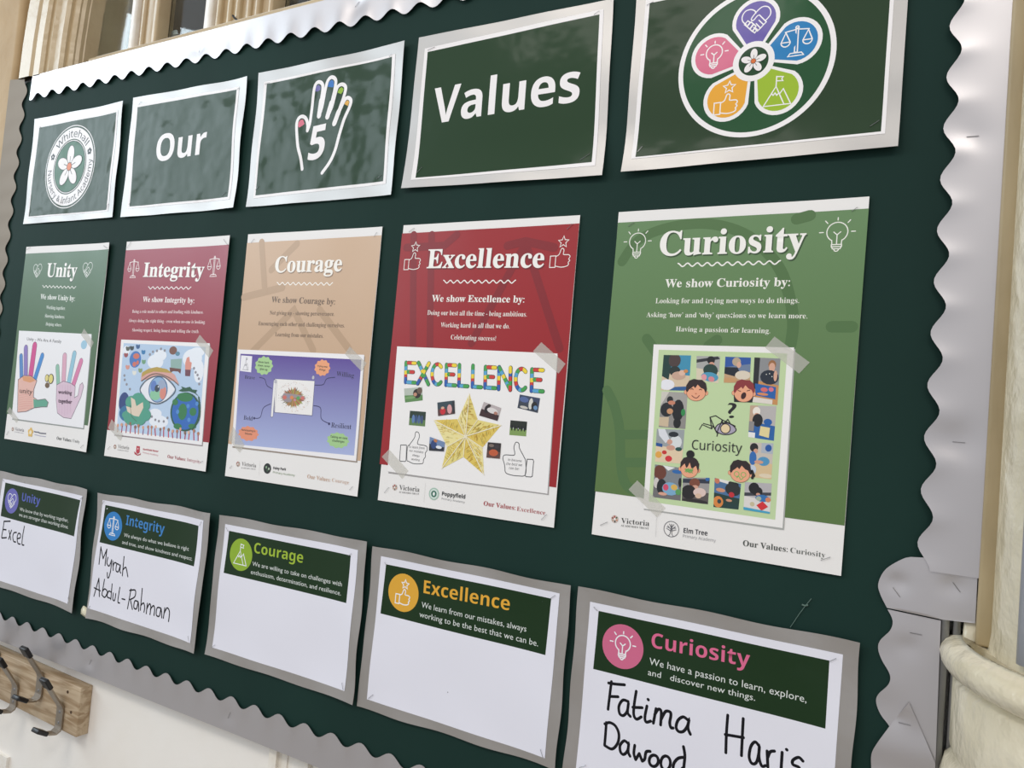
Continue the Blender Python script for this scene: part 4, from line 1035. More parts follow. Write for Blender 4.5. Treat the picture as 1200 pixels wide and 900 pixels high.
for ch, (xa, xb) in zip('EXCELLENCE', xs):
    ty = lambda x: 108 + (x - 112) * (150 - 108) / 777.0; by = lambda x: 236 + (x - 112) * (290 - 236) / 777.0
    u_ = uv_map((xa + 4, ty(xa)), (xb + 2, ty(xb)), (xb, by(xb)), (xa, by(xa)))
    for pl, cols in LET[ch]:
        W = [u_(*q) for q in pl]; c.line('puzzle_lettering', W, .0061, '24463f')
    for pl, cols in LET[ch]:
        W = [Vector((*u_(*q), 0)) for q in pl]
        tot = [0]
        for i in range(1, len(W)): tot.append(tot[-1] + (W[i] - W[i - 1]).length)
        def pt(t):
            d = t * tot[-1]
            for i in range(1, len(W)):
                if d <= tot[i] + 1e-9: k = (d - tot[i - 1]) / (tot[i] - tot[i - 1]); q = W[i - 1].lerp(W[i], k); return (q.x, q.y)
            return (W[-1].x, W[-1].y)
        for k, ch2 in enumerate(cols):
            t0, t1 = k / len(cols), (k + 1) / len(cols); c.line('puzzle_lettering', [pt(t0 + (t1 - t0) * s / 3) for s in range(4)], .0048, PZ[ch2], caps=(k in (0, len(cols) - 1)))
# star
ctr = (455, 528); out_ = [(475, 290), (652, 466), (556, 740), (322, 706), (278, 438)]; inn_ = [(522, 436), (548, 590), (443, 642), (352, 585), (412, 432)]
cs = c.at(J([ctr])[0]); Os = c.P(J(out_)); Is = c.P(J(inn_))
for k in range(5):
    c.fill('star', [cs, Is[k - 1], Os[k]], 'e6d684' if k % 2 else 'ecdf9c'); c.fill('star', [cs, Os[k], Is[k]], 'dfc45e' if k in (1, 2, 4) else 'e3d078')
rnd = random.Random(3)
sl = c.lay(Os) + 0.00002
for k in range(5):
    for half in (0, 1):
        tri = (cs, Os[k], Is[k] if half else Is[k - 1])
        for _ in range(34):
            a, b = rnd.random(), rnd.random()
            if a + b > 1: a, b = 1 - a, 1 - b
            a = .08 + a * .84; b = b * .84
            if a + b > .95: continue
            x = tri[0][0] + (tri[1][0] - tri[0][0]) * a + (tri[2][0] - tri[0][0]) * b; z = tri[0][1] + (tri[1][1] - tri[0][1]) * a + (tri[2][1] - tri[0][1]) * b
            an = math.atan2(tri[1][1] - tri[0][1], tri[1][0] - tri[0][0]) + (math.pi / 2 if half else .3); ll = rnd.uniform(.0012, .004)
            dx, dz = math.cos(an) * ll, math.sin(an) * ll; nx_, nz_ = -math.sin(an) * .0003, math.cos(an) * .0003
            c.raw('star_writing', [(x - dx + nx_, z - dz + nz_), (x - dx - nx_, z - dz - nz_), (x + dx - nx_, z + dz - nz_), (x + dx + nx_, z + dz + nz_)], [(0, 1, 2, 3)], rnd.choice(['c2952a', 'd3aa36', 'b9b060', 'e8c84a', 'a98c3a']), sl)
for k in range(5): c.line('star', [cs, Os[k]], .0012, 'f2ead0'); c.line('star', [cs, Is[k]], .0010, 'f2ead0')
GR = '2c4a34'
photo_print(c, c.P(J([(112, 262), (214, 254), (216, 328), (118, 340)])), 'b8c0b4', '5d8a50', [(.7, .55, .22, .35, '2a221e'), (.6, .5, .1, .14, 'c08a70'), (.85, .75, .14, .25, '6a5648'), (.3, .3, .3, .1, '7ba36a')])
photo_print(c, c.P(J([(298, 340), (393, 328), (396, 402), (302, 415)])), '33454e', '5a3a38', [(.3, .3, .16, .25, 'c8242e'), (.3, .55, .1, .1, 'd9a890'), (.7, .4, .14, .35, 'd9a0a0'), (.92, .5, .08, .5, '2a2c34')])
photo_print(c, c.P(J([(556, 336), (652, 370), (632, 442), (530, 412)])), 'b9aeae', '3c2426', [(.3, .6, .14, .3, '241a1e'), (.35, .88, .1, .1, '2f2420'), (.6, .6, .3, .2, 'dcd6d4'), (.8, .5, .1, .12, 'b07a6a')])
photo_print(c, c.P(J([(755, 295), (868, 316), (855, 398), (742, 370)])), '3a4560', '38404e', [(.25, .7, .22, .2, '55689a'), (.6, .5, .1, .4, 'd6d4cc'), (.78, .4, .14, .3, '20201f'), (.85, .3, .1, .15, '6a90b8'), (.3, .15, .2, .1, 'c9c4bc')])
photo_print(c, c.P(J([(145, 385), (234, 392), (229, 473), (139, 465)])), '24382a', '5f7f4a', [(.25, .45, .09, .3, '5f7fb0'), (.42, .45, .08, .3, '35507c'), (.6, .45, .09, .3, '4a6490'), (.78, .45, .08, .3, '3b4e76')])
photo_print(c, c.P(J([(703, 438), (796, 446), (790, 528), (697, 520)])), '20261e', '7f9c55', [(.12, .5, .05, .2, '101214'), (.3, .5, .05, .2, '101214'), (.5, .5, .05, .2, '101214'), (.7, .5, .05, .2, '101214'), (.88, .5, .05, .2, '101214'), (.2, .48, .02, .05, 'c9ccd0'), (.5, .48, .02, .05, 'c9ccd0'), (.8, .48, .02, .05, 'c9ccd0')])
photo_print(c, c.P(J([(257, 530), (340, 560), (335, 611), (252, 606)])), '7088ae', '1f2430', [(.3, .5, .2, .35, '2b4478'), (.4, .85, .12, .14, 'c07a48'), (.65, .35, .2, .14, 'e8ebf0')])
photo_print(c, c.P(J([(578, 560), (652, 566), (645, 652), (570, 645)])), '2e2626', '5f4038', [(.5, .35, .34, .22, 'c05a34'), (.3, .8, .2, .1, '7a6a60'), (.7, .75, .18, .12, '3a3236')])
def thumb_out(V_, pts, cuff, wd=.0011):
    tn = uniq('thumb_drawing'); c.line(tn, c.P(V_(pts)), wd, '3b3d40', smooth=True, closed=True); c.line(tn, c.P(V_(cuff)), wd, '3b3d40', closed=True)
thumb_out(Mc, [(200, 385), (230, 345), (290, 260), (305, 195), (325, 180), (350, 200), (355, 250), (335, 310), (340, 345), (430, 362), (458, 385), (455, 430), (435, 460), (435, 510), (412, 545), (405, 590), (375, 602), (280, 600), (215, 570), (192, 545)], [(110, 355), (185, 355), (188, 370), (180, 560), (168, 572), (105, 568), (95, 550)])
thumb_out(Nc, [(740, 690), (640, 705), (540, 690), (480, 660), (470, 590), (462, 540), (445, 480), (455, 438), (490, 428), (590, 432), (600, 395), (590, 330), (610, 270), (635, 262), (658, 285), (665, 345), (720, 450), (745, 520)], [(765, 485), (840, 488), (850, 510), (832, 710), (815, 720), (750, 715), (738, 700)])
for s, p, q in (('To learn from', (215, 392), (425, 412)), ('our mistakes', (222, 440), (410, 466)), ('always', (265, 498), (358, 515)), ('working.', (250, 552), (365, 568))): c.text('thumb_captions', s, *Mc([p, q]), '33353a', SANSI, res=1)
for s, p, q in (('to become', (512, 505), (692, 525)), ('the best we', (490, 560), (698, 580)), ('can be!', (525, 615), (655, 632))): c.text('thumb_captions', s, *Nc([p, q]), '33353a', SANSI, res=1)
c.tape(c.P(I([(485, 358), (552, 418), (533, 445), (462, 383)]))); c.tape(c.P(I([(62, 655), (116, 715), (98, 737), (42, 676)])))
Oc = crop(440, 555, 5.714)
footer_logo(c, Oc, (130, 92), 0.0046)
c.text(FT, 'Victoria', *Oc([(159, 108), (294, 123)]), '555655', BOLD, cap=Oc([(158, 75)])[0], off=-0.008); c.text(FT, 'ACADEMIES TRUST', *Oc([(157, 128), (292, 143)]), '7a7b7a', BOLD, cap=Oc([(157, 117)])[0], off=-0.006)
c.line('divider', c.P(Oc([(336, 62), (325, 190)])), .0004, 'd6d4d2')
q = c.at(Oc([(392, 136)])[0]); c.ell('round_emblem', q, .0088, .0088, 'a5c2b0', 30); c.ell('round_emblem', q, .0070, .0070, 'd3e0d8', 26); c.ell('round_emblem', q, .0048, .0048, '2f6a55', 20); c.ell('round_emblem', q, .0020, .0028, 'e6ebe6', 12)
c.text('academy_name', 'Poppyfield', *Oc([(445, 146), (601, 168)]), '3a3d3e', SANSB, cap=Oc([(446, 120)])[0], off=0.01); c.text('academy_name', 'Primary Academy', *Oc([(443, 173), (598, 198)]), '98999a', SANS, cap=Oc([(443, 160)])[0])
c.text('values_line', 'Our Values:', *Oc([(724, 213), (937, 244)]), 'a8353a', BOLD, cap=Oc([(724, 183)])[0]); c.text('values_line', 'Excellence', *Oc([(946, 248), (1137, 277)]), 'ad484c', BOLD, cap=Oc([(946, 219)])[0], off=-0.010)
c.staple(*Oc([(1113, 308), (1148, 274)])); c.staple(*Oc([(62, 128), (92, 92)])); c.staple(*I([(556, 45), (572, 30)])); c.staple(*I([(118, 52), (132, 42)]))
c.done()

# --- tan poster with the purple picture
P2 = crop(250, 250, 2.645); Q = crop(265, 400, 4.737)
c = poster([(290.8, 274.6), (448.1, 265.5), (418.6, 582), (263.6, 557.7)], P2([(105, 92), (521, 68), (456, 767), (46.5, 714)]), 'tan poster headed Courage with a purple mind map picture of a scroll', 'c9a888', 'c9a888', 2.2, (0, 0.0015, 0.001, 0))
DT = 'b89878'
for q in ([(120, 430), (250, 300), (310, 425)], [(95, 260), (215, 230)], [(150, 90), (160, 240)], [(180, 175), (260, 95)], [(330, 300), (420, 420)]): c.line(uniq('watermark'), c.P(P2(q)), .013, DT)
heading(c, 'Courage', *P2([(190, 183), (398, 179), (192, 135)]), col='f4efe6', sh='8f735a')
wave(c, *P2([(198, 218), (370, 219)]), 'f4efe6')
TB = '6b543f'
c.text(HT, 'We show Courage by:', *P2([(180, 276), (377, 283)]), TB, BOLD, cap=P2([(181, 258)])[0], off=0.004)
for s, p, q, cp in (('Not giving up - showing perseverance.', (175, 314), (375, 318), (175, 302)), ('Encouraging each other and challenging ourselves.', (140, 347), (407, 354), (140, 335)), ('Learning from our mistakes.', (192, 381), (341, 386), (192, 369))):
    c.text(BTX, s, *P2([p, q]), TB, BOLD, cap=P2([cp])[0], off=-0.002)
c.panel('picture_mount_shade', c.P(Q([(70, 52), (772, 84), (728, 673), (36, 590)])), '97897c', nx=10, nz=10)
c.panel('picture_mount', c.P(Q([(68, 45), (768, 75), (722, 665), (32, 581)])), 'f0edee', nx=14, nz=14)
c.panel('picture_field', c.P(Q([(81, 69), (752, 102), (711, 634), (48, 571)])), '583f94', 'a9b4dc', nx=14, nz=14)
c.fill('mind_map', c.P(Q([(85, 78), (146, 83), (140, 172), (78, 164)])), 'efedf0'); qq = c.at(Q([(112, 126)])[0]); c.icon('mind_map', 'mountain', qq, .022, '5a5a68', .0006, w=.016)
def badge(ctr, rx, ry, col_, lines):
    cc = c.at(Q([ctr])[0]); ex = abs(c.at(Q([(ctr[0] + rx, ctr[1])])[0])[0] - cc[0]); ez = abs(c.at(Q([(ctr[0], ctr[1] + ry)])[0])[1] - cc[1]); W = []
    for k in range(60):
        a = 2 * math.pi * k / 60; r = 1 + .07 * math.cos(a * 11); W.append((cc[0] + ex * r * math.cos(a), cc[1] + ez * r * math.sin(a)))
    bn = uniq('badge'); c.fill(bn, W, col_)
    for s, p, q_ in lines: c.text(bn, s, *Q([p, q_]), '2d3a2a', SANSB, res=1)
badge((211, 135), 48, 50, 'a9cf8f', [('Never back', (180, 119), (240, 125)), ('down, never', (177, 138), (244, 145)), ('give up', (188, 158), (230, 164))])
badge((535, 147), 42, 44, 'eda275', [('Trying new', (507, 141), (564, 147)), ('things', (517, 161), (552, 165))])
badge((125, 512), 55, 40, 'e59170', [('Participating in', (86, 496), (163, 504)), ('lessons', (106, 516), (145, 521))])
badge((622, 550), 60, 42, 'a3cb8c', [('Taking on new', (580, 534), (673, 545)), ('challenges', (590, 556), (657, 564))])
for s, p, q_, cp in (('Brave', (104, 207), (160, 212), (104, 187)), ('Willing', (613, 192), (710, 203), (613, 166)), ('Bold', (98, 434), (147, 441), (98, 410)), ('Resilient', (584, 478), (695, 488), (584, 450))):
    c.text(uniq('mind_map_word'), s, *Q([p, q_]), '2b2747', BOLD, cap=Q([cp])[0], off=-0.006)
for L_ in ([(186, 200), (215, 210), (228, 245), (255, 262)], [(493, 243), (540, 240), (560, 208), (605, 200)], [(155, 427), (190, 422), (208, 370), (248, 347)], [(487, 357), (525, 370), (530, 430), (575, 458)]):
    c.line(uniq('arrow'), c.P(Q(L_)), .0013, '2c2858', smooth=True)
for p in ((157, 427), (573, 458)): c.ell(uniq('arrow_tip'), c.at(Q([p])[0]), .0022, .0022, '2c2858', 12)
Sc = crop(310, 435, 13.333)
c.fill('scroll_drawing', c.P(Sc([(152, 118), (790, 150), (752, 700), (150, 645)])), '55557a')
c.fill('scroll_drawing', c.P(Sc([(165, 122), (785, 155), (745, 690), (160, 640)])), 'f0edea')
c.line('scroll_drawing', c.P(Sc([(165, 150), (118, 700)])), .0052, '55557a'); c.line('scroll_drawing', c.P(Sc([(165, 155), (120, 695)])), .0044, 'efecea')
c.line('scroll_drawing', c.P(Sc([(198, 180), (165, 640)])), .0005, '77778c')
for p in ((178, 160), (765, 100)): q = c.at(Sc([p])[0]); c.ell('scroll_drawing', q, .0030, .0034, '55557a', 16); c.ell('scroll_drawing', q, .0025, .0029, 'd4d2d8', 16); c.ring('scroll_drawing', q, .0012, .0004, '66667e', 12)
rnd = random.Random(8)
l = c.lay(c.P(Sc([(230, 160), (700, 650)])))
for k in range(70):
    a = 2 * math.pi * k / 70 + rnd.uniform(-.03, .03); r = rnd.uniform(.75, 1.12)
    p = [(455, 415), (455 + 130 * math.cos(a - .09), 415 - 110 * math.sin(a - .09)), (455 + 190 * r * math.cos(a), 415 - 165 * r * math.sin(a)), (455 + 130 * math.cos(a + .09), 415 - 110 * math.sin(a + .09))]
    c.raw('scribble_drawing', c.P(Sc(p)), [(0, 1, 2, 3)], rnd.choice(['8a7048', 'a3824a', '6f6a4a', 'b0a050', '8e5b44', '98a04c', 'c07850', '75705c']), l + k * 1e-6)
c.fill('scribble_drawing', c.P(Sc([(270, 400), (310, 340), (440, 355), (600, 380), (650, 420), (600, 470), (480, 490), (320, 480)])), '9c8f92')
for p, k, r in (((320, 410), 'cf6e62', .0034), ((430, 412), 'dd8650', .0030), ((530, 420), '58a05a', .0030), ((600, 420), 'd3706a', .0030), ((480, 450), 'c688a0', .0020), ((380, 390), '8f8fa8', .0024)): c.ell('scribble_drawing', c.at(Sc([p])[0]), r * 1.3, r, k, 14)
for k in range(110):
    a = rnd.uniform(0, 6.283); r = rnd.uniform(1.12, 1.5); x, y = 460 + 180 * r * math.cos(a), 400 - 160 * r * math.sin(a)
    if 215 < x < 730 and 150 < y < 660:
        q = c.at(Sc([(x, y)])[0]); s = .00035; c.raw('scribble_drawing', [(q[0] - s, q[1] - s), (q[0] + s, q[1] - s), (q[0] + s, q[1] + s), (q[0] - s, q[1] + s)], [(0, 1, 2, 3)], rnd.choice(['c06a5a', '7a7a6a', 'd0a050', '6a8a6a']), l + 9e-5)
c.tape(c.P(P2([(424, 413), (476, 465), (460, 490), (408, 436)]))); c.tape(c.P(P2([(62, 660), (98, 718), (82, 742), (48, 700)])))
X2 = crop(270, 530, 8.0)
footer_logo(c, X2, (72, 110), 0.0046)
c.text(FT, 'Victoria', *X2([(105, 125), (240, 143)]), '7c7b7a', BOLD, cap=X2([(104, 88)])[0], off=-0.008); c.text(FT, 'ACADEMIES TRUST', *X2([(100, 150), (237, 165)]), '8e8d8c', BOLD, cap=X2([(100, 139)])[0], off=-0.006)
c.line('divider', c.P(X2([(278, 80), (268, 215)])), .0004, 'dad7d5')
q = c.at(X2([(347, 152)])[0]); c.ell('round_emblem', q, .0086, .0086, '1c2320', 30)
for p, k in (((338, 140), '8fae8a'), ((362, 155), 'b8c8b0'), ((348, 170), '3c5a40')): c.ell('round_emblem', c.at(X2([p])[0]), .0018, .0022, k, 10)
c.text('academy_name', 'Foley Park', *X2([(402, 158), (522, 172)]), '26282a', SANSB, cap=X2([(402, 134)])[0], off=.01); c.text('academy_name', 'Primary Academy', *X2([(400, 195), (604, 226)]), '8aa07a', SANS, cap=X2([(400, 176)])[0])
c.text('values_line', 'Our Values:', *X2([(720, 242), (938, 278)]), 'c9a68e', BOLD, cap=X2([(720, 206)])[0]); c.text('values_line', 'Courage', *X2([(952, 276), (1112, 300)]), 'cfb29e', BOLD, cap=X2([(952, 242)])[0], off=-0.010)
c.staple(*X2([(1122, 352), (1148, 324)])); c.staple(*X2([(-2, 150), (16, 128)])); c.staple(*P2([(500, 72), (508, 60)])); c.staple(*P2([(118, 92), (128, 80)]))
c.done()

# --- red poster with the eye picture; its pinker top is a coloured-in reflection
R_ = crop(0, 260, 3.0); S5 = crop(120, 390, 5.293)
c = poster([(148.7, 283.3), (269.3, 275.7), (240.7, 552.7), (122, 534)], R_([(443, 100), (805, 80), (736, 776), (377.5, 731)]), 'crimson poster headed Integrity with a drawing of a large eye and globes', '98203a', '931522', 3.3, (0, 0.003, 0.001, 0.0005))
heading(c, 'Integrity', *R_([(503, 193), (716, 194), (503, 144)]), sh='7a1a2c')
wave(c, *R_([(522, 232), (672, 233)]), 'f3f0ea', n=9)
c.text(HT, 'We show Integrity by:', *R_([(502, 281), (683, 286)]), 'f2e8e4', BOLD, cap=R_([(502, 263)])[0], off=0.004)
for s, p, q, cp in (('Being a role model to others and leading with kindness.', (465, 320), (715, 323), (465, 309)), ('Always doing the right thing - even when no-one is looking.', (452, 352), (722, 358), (452, 341)), ('Showing respect, being honest and telling the truth.', (465, 385), (700, 391), (465, 374))):
    c.text(BTX, s, *R_([p, q]), 'f0dedc', BOLD, cap=R_([cp])[0], off=-0.006)
for p, h in (((470, 165), 66), ((753, 157), 74)):
    q = c.at(R_([p])[0]); hh = abs(c.at(R_([(p[0], p[1] + h / 2)])[0])[1] - c.at(R_([(p[0], p[1] - h / 2)])[0])[1]); c.icon('heading_icon', 'scales', q, hh, 'f2e8e4', 0.0012)
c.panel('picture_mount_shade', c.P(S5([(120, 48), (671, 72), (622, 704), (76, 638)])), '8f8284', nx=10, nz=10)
c.panel('picture_mount', c.P(S5([(118, 42), (667, 65), (618, 697), (72, 630)])), 'f0eeee', nx=14, nz=14)
c.panel('picture_field', c.P(S5([(133, 64), (642, 88), (598, 672), (90, 603)])), 'b4cbe4', 'bcd2ea', nx=12, nz=12)
PD = 'eye_picture'
cl = lambda p, rx, ry, k, n=22, rot=0.0: (lambda q, ex, ez: c.ell(PD, q, ex, ez, k, n, rot))(c.at(S5([p])[0]), abs(c.at(S5([(p[0] + rx, p[1])])[0])[0] - c.at(S5([p])[0])[0]), abs(c.at(S5([(p[0], p[1] + ry)])[0])[1] - c.at(S5([p])[0])[1]))
for p, rx, ry in (((330, 180), 50, 45), ((360, 140), 40, 35), ((560, 160), 60, 60), ((600, 240), 30, 70), ((590, 120), 45, 30), ((330, 500), 40, 30), ((350, 550), 60, 40), ((150, 110), 22, 30)): cl(p, rx, ry, 'e9eef5')
cl((205, 165), 36, 52, '3f76bb'); cl((212, 145), 20, 18, 'd0705c', 12); cl((200, 195), 12, 16, 'd0705c', 12); cl((220, 185), 8, 14, 'd0705c', 12)
for p, k in (((148, 140), '9c4848'), ((185, 97), '2f3a3a'), ((222, 88), '2f5a8c'), ((256, 122), '2f7ab0'), ((258, 182), '6fa07a'), ((237, 235), '8aa06a'), ((200, 250), 'e4e4da'), ((158, 215), 'd99484'), ((160, 100), '555a50')):
    cl(p, 12, 13, k, 10); cl((p[0] - 8, p[1] - 8), 5, 8, k, 8); cl((p[0] + 8, p[1] - 7), 5, 8, k, 8)
for p in ((296, 135), (315, 118), (340, 112), (365, 100), (388, 110), (138, 265), (140, 292), (152, 320), (172, 350), (570, 220), (580, 245), (592, 262), (600, 285), (602, 318), (330, 540), (352, 548), (382, 550), (405, 528), (308, 520)): cl(p, 7, 9, '8f8d94', 8)
c.fill(PD, c.P(S5([(425, 165), (495, 160), (490, 225), (425, 220)])), '8fb0a8'); c.fill(PD, c.P(S5([(418, 215), (490, 225), (485, 255), (470, 240), (440, 238), (422, 248)])), '6b4038'); cl((440, 110), 24, 26, '7a4f40'); cl((468, 130), 14, 14, '5a8aa0')
c.fill(PD, c.P(S5([(515, 228), (515, 190), (525, 155), (540, 148), (545, 180), (556, 185), (550, 230)])), 'dd9282'); c.fill(PD, c.P(S5([(515, 228), (550, 230), (545, 270), (515, 268)])), '70404e')
# eye
c.fill(PD, c.P(S5([(240, 300), (245, 250), (290, 222), (340, 212), (400, 225), (450, 260), (478, 320), (440, 300), (350, 275), (270, 290)])), 'd9a49a')
c.fill(PD, c.P(S5([(245, 275), (250, 245), (290, 222), (340, 212), (400, 225), (435, 250), (380, 245), (320, 240), (275, 255)])), 'b89c46')
EY = [(236, 355), (270, 300), (330, 270), (395, 280), (455, 350), (410, 410), (345, 440), (280, 420)]
c.fill(PD, c.P([(a, b) for a, b in S5(EY)]), 'e9eaf0')
cl((347, 352), 60, 82, '4a6a94', 30); cl((347, 352), 55, 76, '8fb2d6', 30); cl((330, 385), 34, 34, '8cc6a0'); cl((378, 370), 20, 44, 'd98a7c'); cl((372, 320), 24, 28, '9caac4'); cl((320, 330), 18, 34, '5f7fc0'); cl((342, 345), 15, 23, '33414f'); cl((350, 335), 4, 6, 'dfe6ee', 8)
c.line(PD, c.P(S5(EY)), .0022, '55606a', smooth=True, closed=True)
c.line(PD, c.P(S5([(245, 300), (300, 262), (350, 255), (420, 280), (475, 325)])), .0016, '6a5a50', smooth=True)
# dove in the tree
cl((135, 430), 32, 62, '27407c'); cl((150, 500), 45, 50, '2f6f9c')
for p, r in (((180, 430), 36), ((225, 420), 44), ((265, 450), 34), ((270, 510), 34), ((180, 520), 48), ((235, 530), 40), ((145, 510), 20)): cl(p, r, r * 1.1, '4d9e86')
c.fill(PD, c.P(S5([(150, 455), (185, 465), (180, 400), (205, 415), (215, 455), (255, 430), (258, 465), (230, 520), (200, 515), (160, 490)])), 'e0cfba'); c.line(PD, c.P(S5([(175, 450), (185, 520), (215, 550)])), .001, '4a5a44')
# globe
cl((517, 490), 92, 122, '1f5540', 36); cl((517, 490), 82, 112, '2867b8', 36)
for p, rx, ry in (((515, 400), 50, 28), ((500, 490), 28, 52), ((565, 490), 22, 26), ((470, 580), 26, 18), ((560, 580), 24, 16), ((455, 430), 18, 20)): cl(p, rx, ry, '2f7a48', 16)
for p in ((470, 490), (535, 455), (540, 540), (590, 440)): cl(p, 10, 14, '4f8ccf', 12)
c.fill(PD, c.P(S5([(475, 360), (500, 345), (490, 332), (520, 342), (545, 335), (560, 352), (590, 355), (580, 372), (605, 400), (575, 375), (540, 362), (500, 365)])), '24573c')
c.line(PD, c.P(S5([(600, 400), (608, 470), (600, 540), (560, 600)])), .003, '24573c', smooth=True)
rnd = random.Random(4)
for k in range(20):
    x = 98 + k * 26 + rnd.uniform(-4, 4); y = 612 + (x - 98) * .11; hgt = rnd.uniform(45, 75); colr = rnd.choice(['b8344a', 'c94a5a', 'a83a54', 'c8855c', '8a5a7a'])
    c.line(PD, c.P(S5([(x, y), (x + rnd.uniform(-4, 6), y - hgt * .6)])), .0030, colr); cl((x + 2, y - hgt * .78), 7, 11, rnd.choice(['d9a084', 'b87a5c', '8d6a54', 'e0b49a']), 10)
c.tape(c.P(S5([(606, 12), (690, 110), (664, 158), (580, 55)]))); c.tape(c.P(S5([(62, 535), (130, 630), (112, 668), (40, 590)])))
X3 = crop(125, 515, 10.0)
footer_logo(c, X3, (98, 85), 0.0044)
c.text(FT, 'Victoria', *X3([(130, 100), (262, 118)]), '8b8988', BOLD, cap=X3([(128, 58)])[0], off=-0.008); c.text(FT, 'ACADEMIES TRUST', *X3([(125, 126), (258, 144)]), '9c9a98', BOLD, cap=X3([(125, 114)])[0], off=-0.006)
c.fill('shield_emblem', c.P(X3([(352, 75), (390, 80), (388, 150), (365, 170), (345, 148)])), 'bb3040'); c.fill('shield_emblem', c.P(X3([(322, 140), (350, 160), (362, 178), (395, 168), (402, 150), (398, 180), (362, 190), (330, 172)])), 'b02a3a'); c.ell('shield_emblem', c.at(X3([(368, 108)])[0]), .0012, .0018, 'f0dfe0', 8)
c.text('academy_name', 'Northfield Manor', *X3([(426, 124), (606, 150)]), 'bd3f4c', SANSB, cap=X3([(426, 102)])[0]); c.text('academy_name', 'Primary Academy', *X3([(424, 160), (604, 194)]), 'd08c92', SANS, cap=X3([(424, 142)])[0])
c.text('values_line', 'Our Values:', *X3([(712, 216), (925, 252)]), 'aa4550', BOLD, cap=X3([(713, 178)])[0]); c.text('values_line', 'Integrity', *X3([(940, 252), (1100, 282)]), 'c08086', BOLD, cap=X3([(941, 214)])[0], off=-0.010)
c.staple(*X3([(18, 115), (42, 85)])); c.staple(*X3([(1105, 270), (1130, 255)])); c.staple(*R_([(448, 92), (462, 72)])); c.staple(*R_([(788, 62), (803, 82)]))
c.done()

# --- green poster with the painted hands
T5 = crop(0, 380, 5.625)
c = poster([(31, 289.3), (128, 284), (100.7, 530), (5, 514)], R_([(91, 112), (382, 96), (309, 716), (23, 674)]), 'small looking green poster headed Unity with two coloured hand drawings, leftmost in its row', '4a6c4c', '42663c', 4.1, (0, 0.004, 0.001, 0.0005))  # paler top of the field partly colours in the window's reflection
heading(c, 'Unity', *R_([(163, 193), (269, 194), (163, 146)]), sh='2f4c38')
wave(c, *R_([(150, 227), (267, 231)]), 'f3f0ea', n=9)
c.text(HT, 'We show Unity by:', *R_([(142, 271), (263, 278)]), 'eef0ea', BOLD, cap=R_([(142, 254)])[0], off=0.004)
for s, p, q, cp in (('Working together.', (163, 306), (230, 310), (163, 294)), ('Showing kindness.', (158, 336), (228, 340), (158, 324)), ('Helping others.', (161, 364), (217, 368), (161, 353))):
    c.text(BTX, s, *R_([p, q]), 'e6ebe4', BOLD, cap=R_([cp])[0], off=-0.004)
for p, h in (((132, 172), 56), ((308, 169), 62)):
    q = c.at(R_([p])[0]); hh = abs(c.at(R_([(p[0], p[1] + h / 2)])[0])[1] - c.at(R_([(p[0], p[1] - h / 2)])[0])[1]); c.icon('heading_icon', 'hearthands', q, hh, 'eef0ea', 0.0011)
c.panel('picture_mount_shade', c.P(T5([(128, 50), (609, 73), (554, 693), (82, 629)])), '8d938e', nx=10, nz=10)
c.panel('picture_mount', c.P(T5([(127, 42), (605, 65), (550, 685), (78, 620)])), 'efeef0', nx=14, nz=14)
c.text('picture_lettering', 'Unity – We Are A Family', *T5([(178, 106), (405, 124)]), '3d3d42', REG, cap=T5([(178, 86)])[0], off=.005)
HD = 'hand_drawings'; hp = lambda pts: c.P(T5(pts)); OL = '4b3a4c'
cl2 = lambda p, rx, ry, k, n=18: (lambda q, ex, ez: c.ell(HD, q, ex, ez, k, n))(c.at(T5([p])[0]), abs(c.at(T5([(p[0] + rx, p[1])])[0])[0] - c.at(T5([p])[0])[0]), abs(c.at(T5([(p[0], p[1] + ry)])[0])[1] - c.at(T5([p])[0])[1]))
cl2((555, 135), 20, 30, '9cc6dc')
def finger(b0, b1, tip, w_, k):
    c.line(HD, hp([((b0[0] + b1[0]) / 2, (b0[1] + b1[1]) / 2), tip]), w_ * 1.12, OL); c.line(HD, hp([((b0[0] + b1[0]) / 2, (b0[1] + b1[1]) / 2), tip]), w_, k)
finger((132, 360), (155, 350), (140, 212), .0125, '4f86c4'); finger((155, 350), (188, 340), (172, 158), .0140, '8a78bc'); finger((190, 345), (215, 350), (230, 142), .0160, 'd1498e'); finger((220, 355), (245, 360), (280, 208), .0125, '3f8ad0')
PL = [(122, 365), (160, 338), (205, 340), (245, 372), (225, 430), (222, 480), (250, 500), (300, 492), (320, 515), (312, 545), (275, 545), (225, 552), (175, 575), (118, 580), (120, 450)]
c.fill(HD, hp(PL), 'e5b6a8'); c.fill(HD, hp([(222, 492), (250, 500), (300, 495), (318, 515), (310, 543), (270, 543), (225, 550)]), '5ea58c'); c.fill(HD, hp([(150, 345), (205, 345), (235, 372), (200, 385), (155, 372)]), 'dd9a6a')
for k in range(7): c.line(HD, hp([(128, 470 + k * 15), (170, 462 + k * 15), (215, 468 + k * 14)]), .0006, 'd98a86')
c.line(HD, hp(PL), .0010, OL, closed=True)
finger((372, 400), (400, 400), (380, 282), .0115, '8fbfa8'); finger((405, 385), (435, 380), (428, 210), .0130, 'dba8bc'); finger((440, 380), (470, 390), (492, 195), .0125, '93c3d6'); finger((472, 390), (500, 400), (536, 245), .0125, 'd77ea8')
PR = [(375, 400), (420, 375), (470, 390), (498, 410), (492, 485), (515, 470), (528, 400), (545, 385), (553, 410), (535, 480), (470, 622), (420, 615), (380, 585), (372, 500)]
c.fill(HD, hp(PR), 'dcc2d2'); c.line(HD, hp(PR), .0010, OL, closed=True)
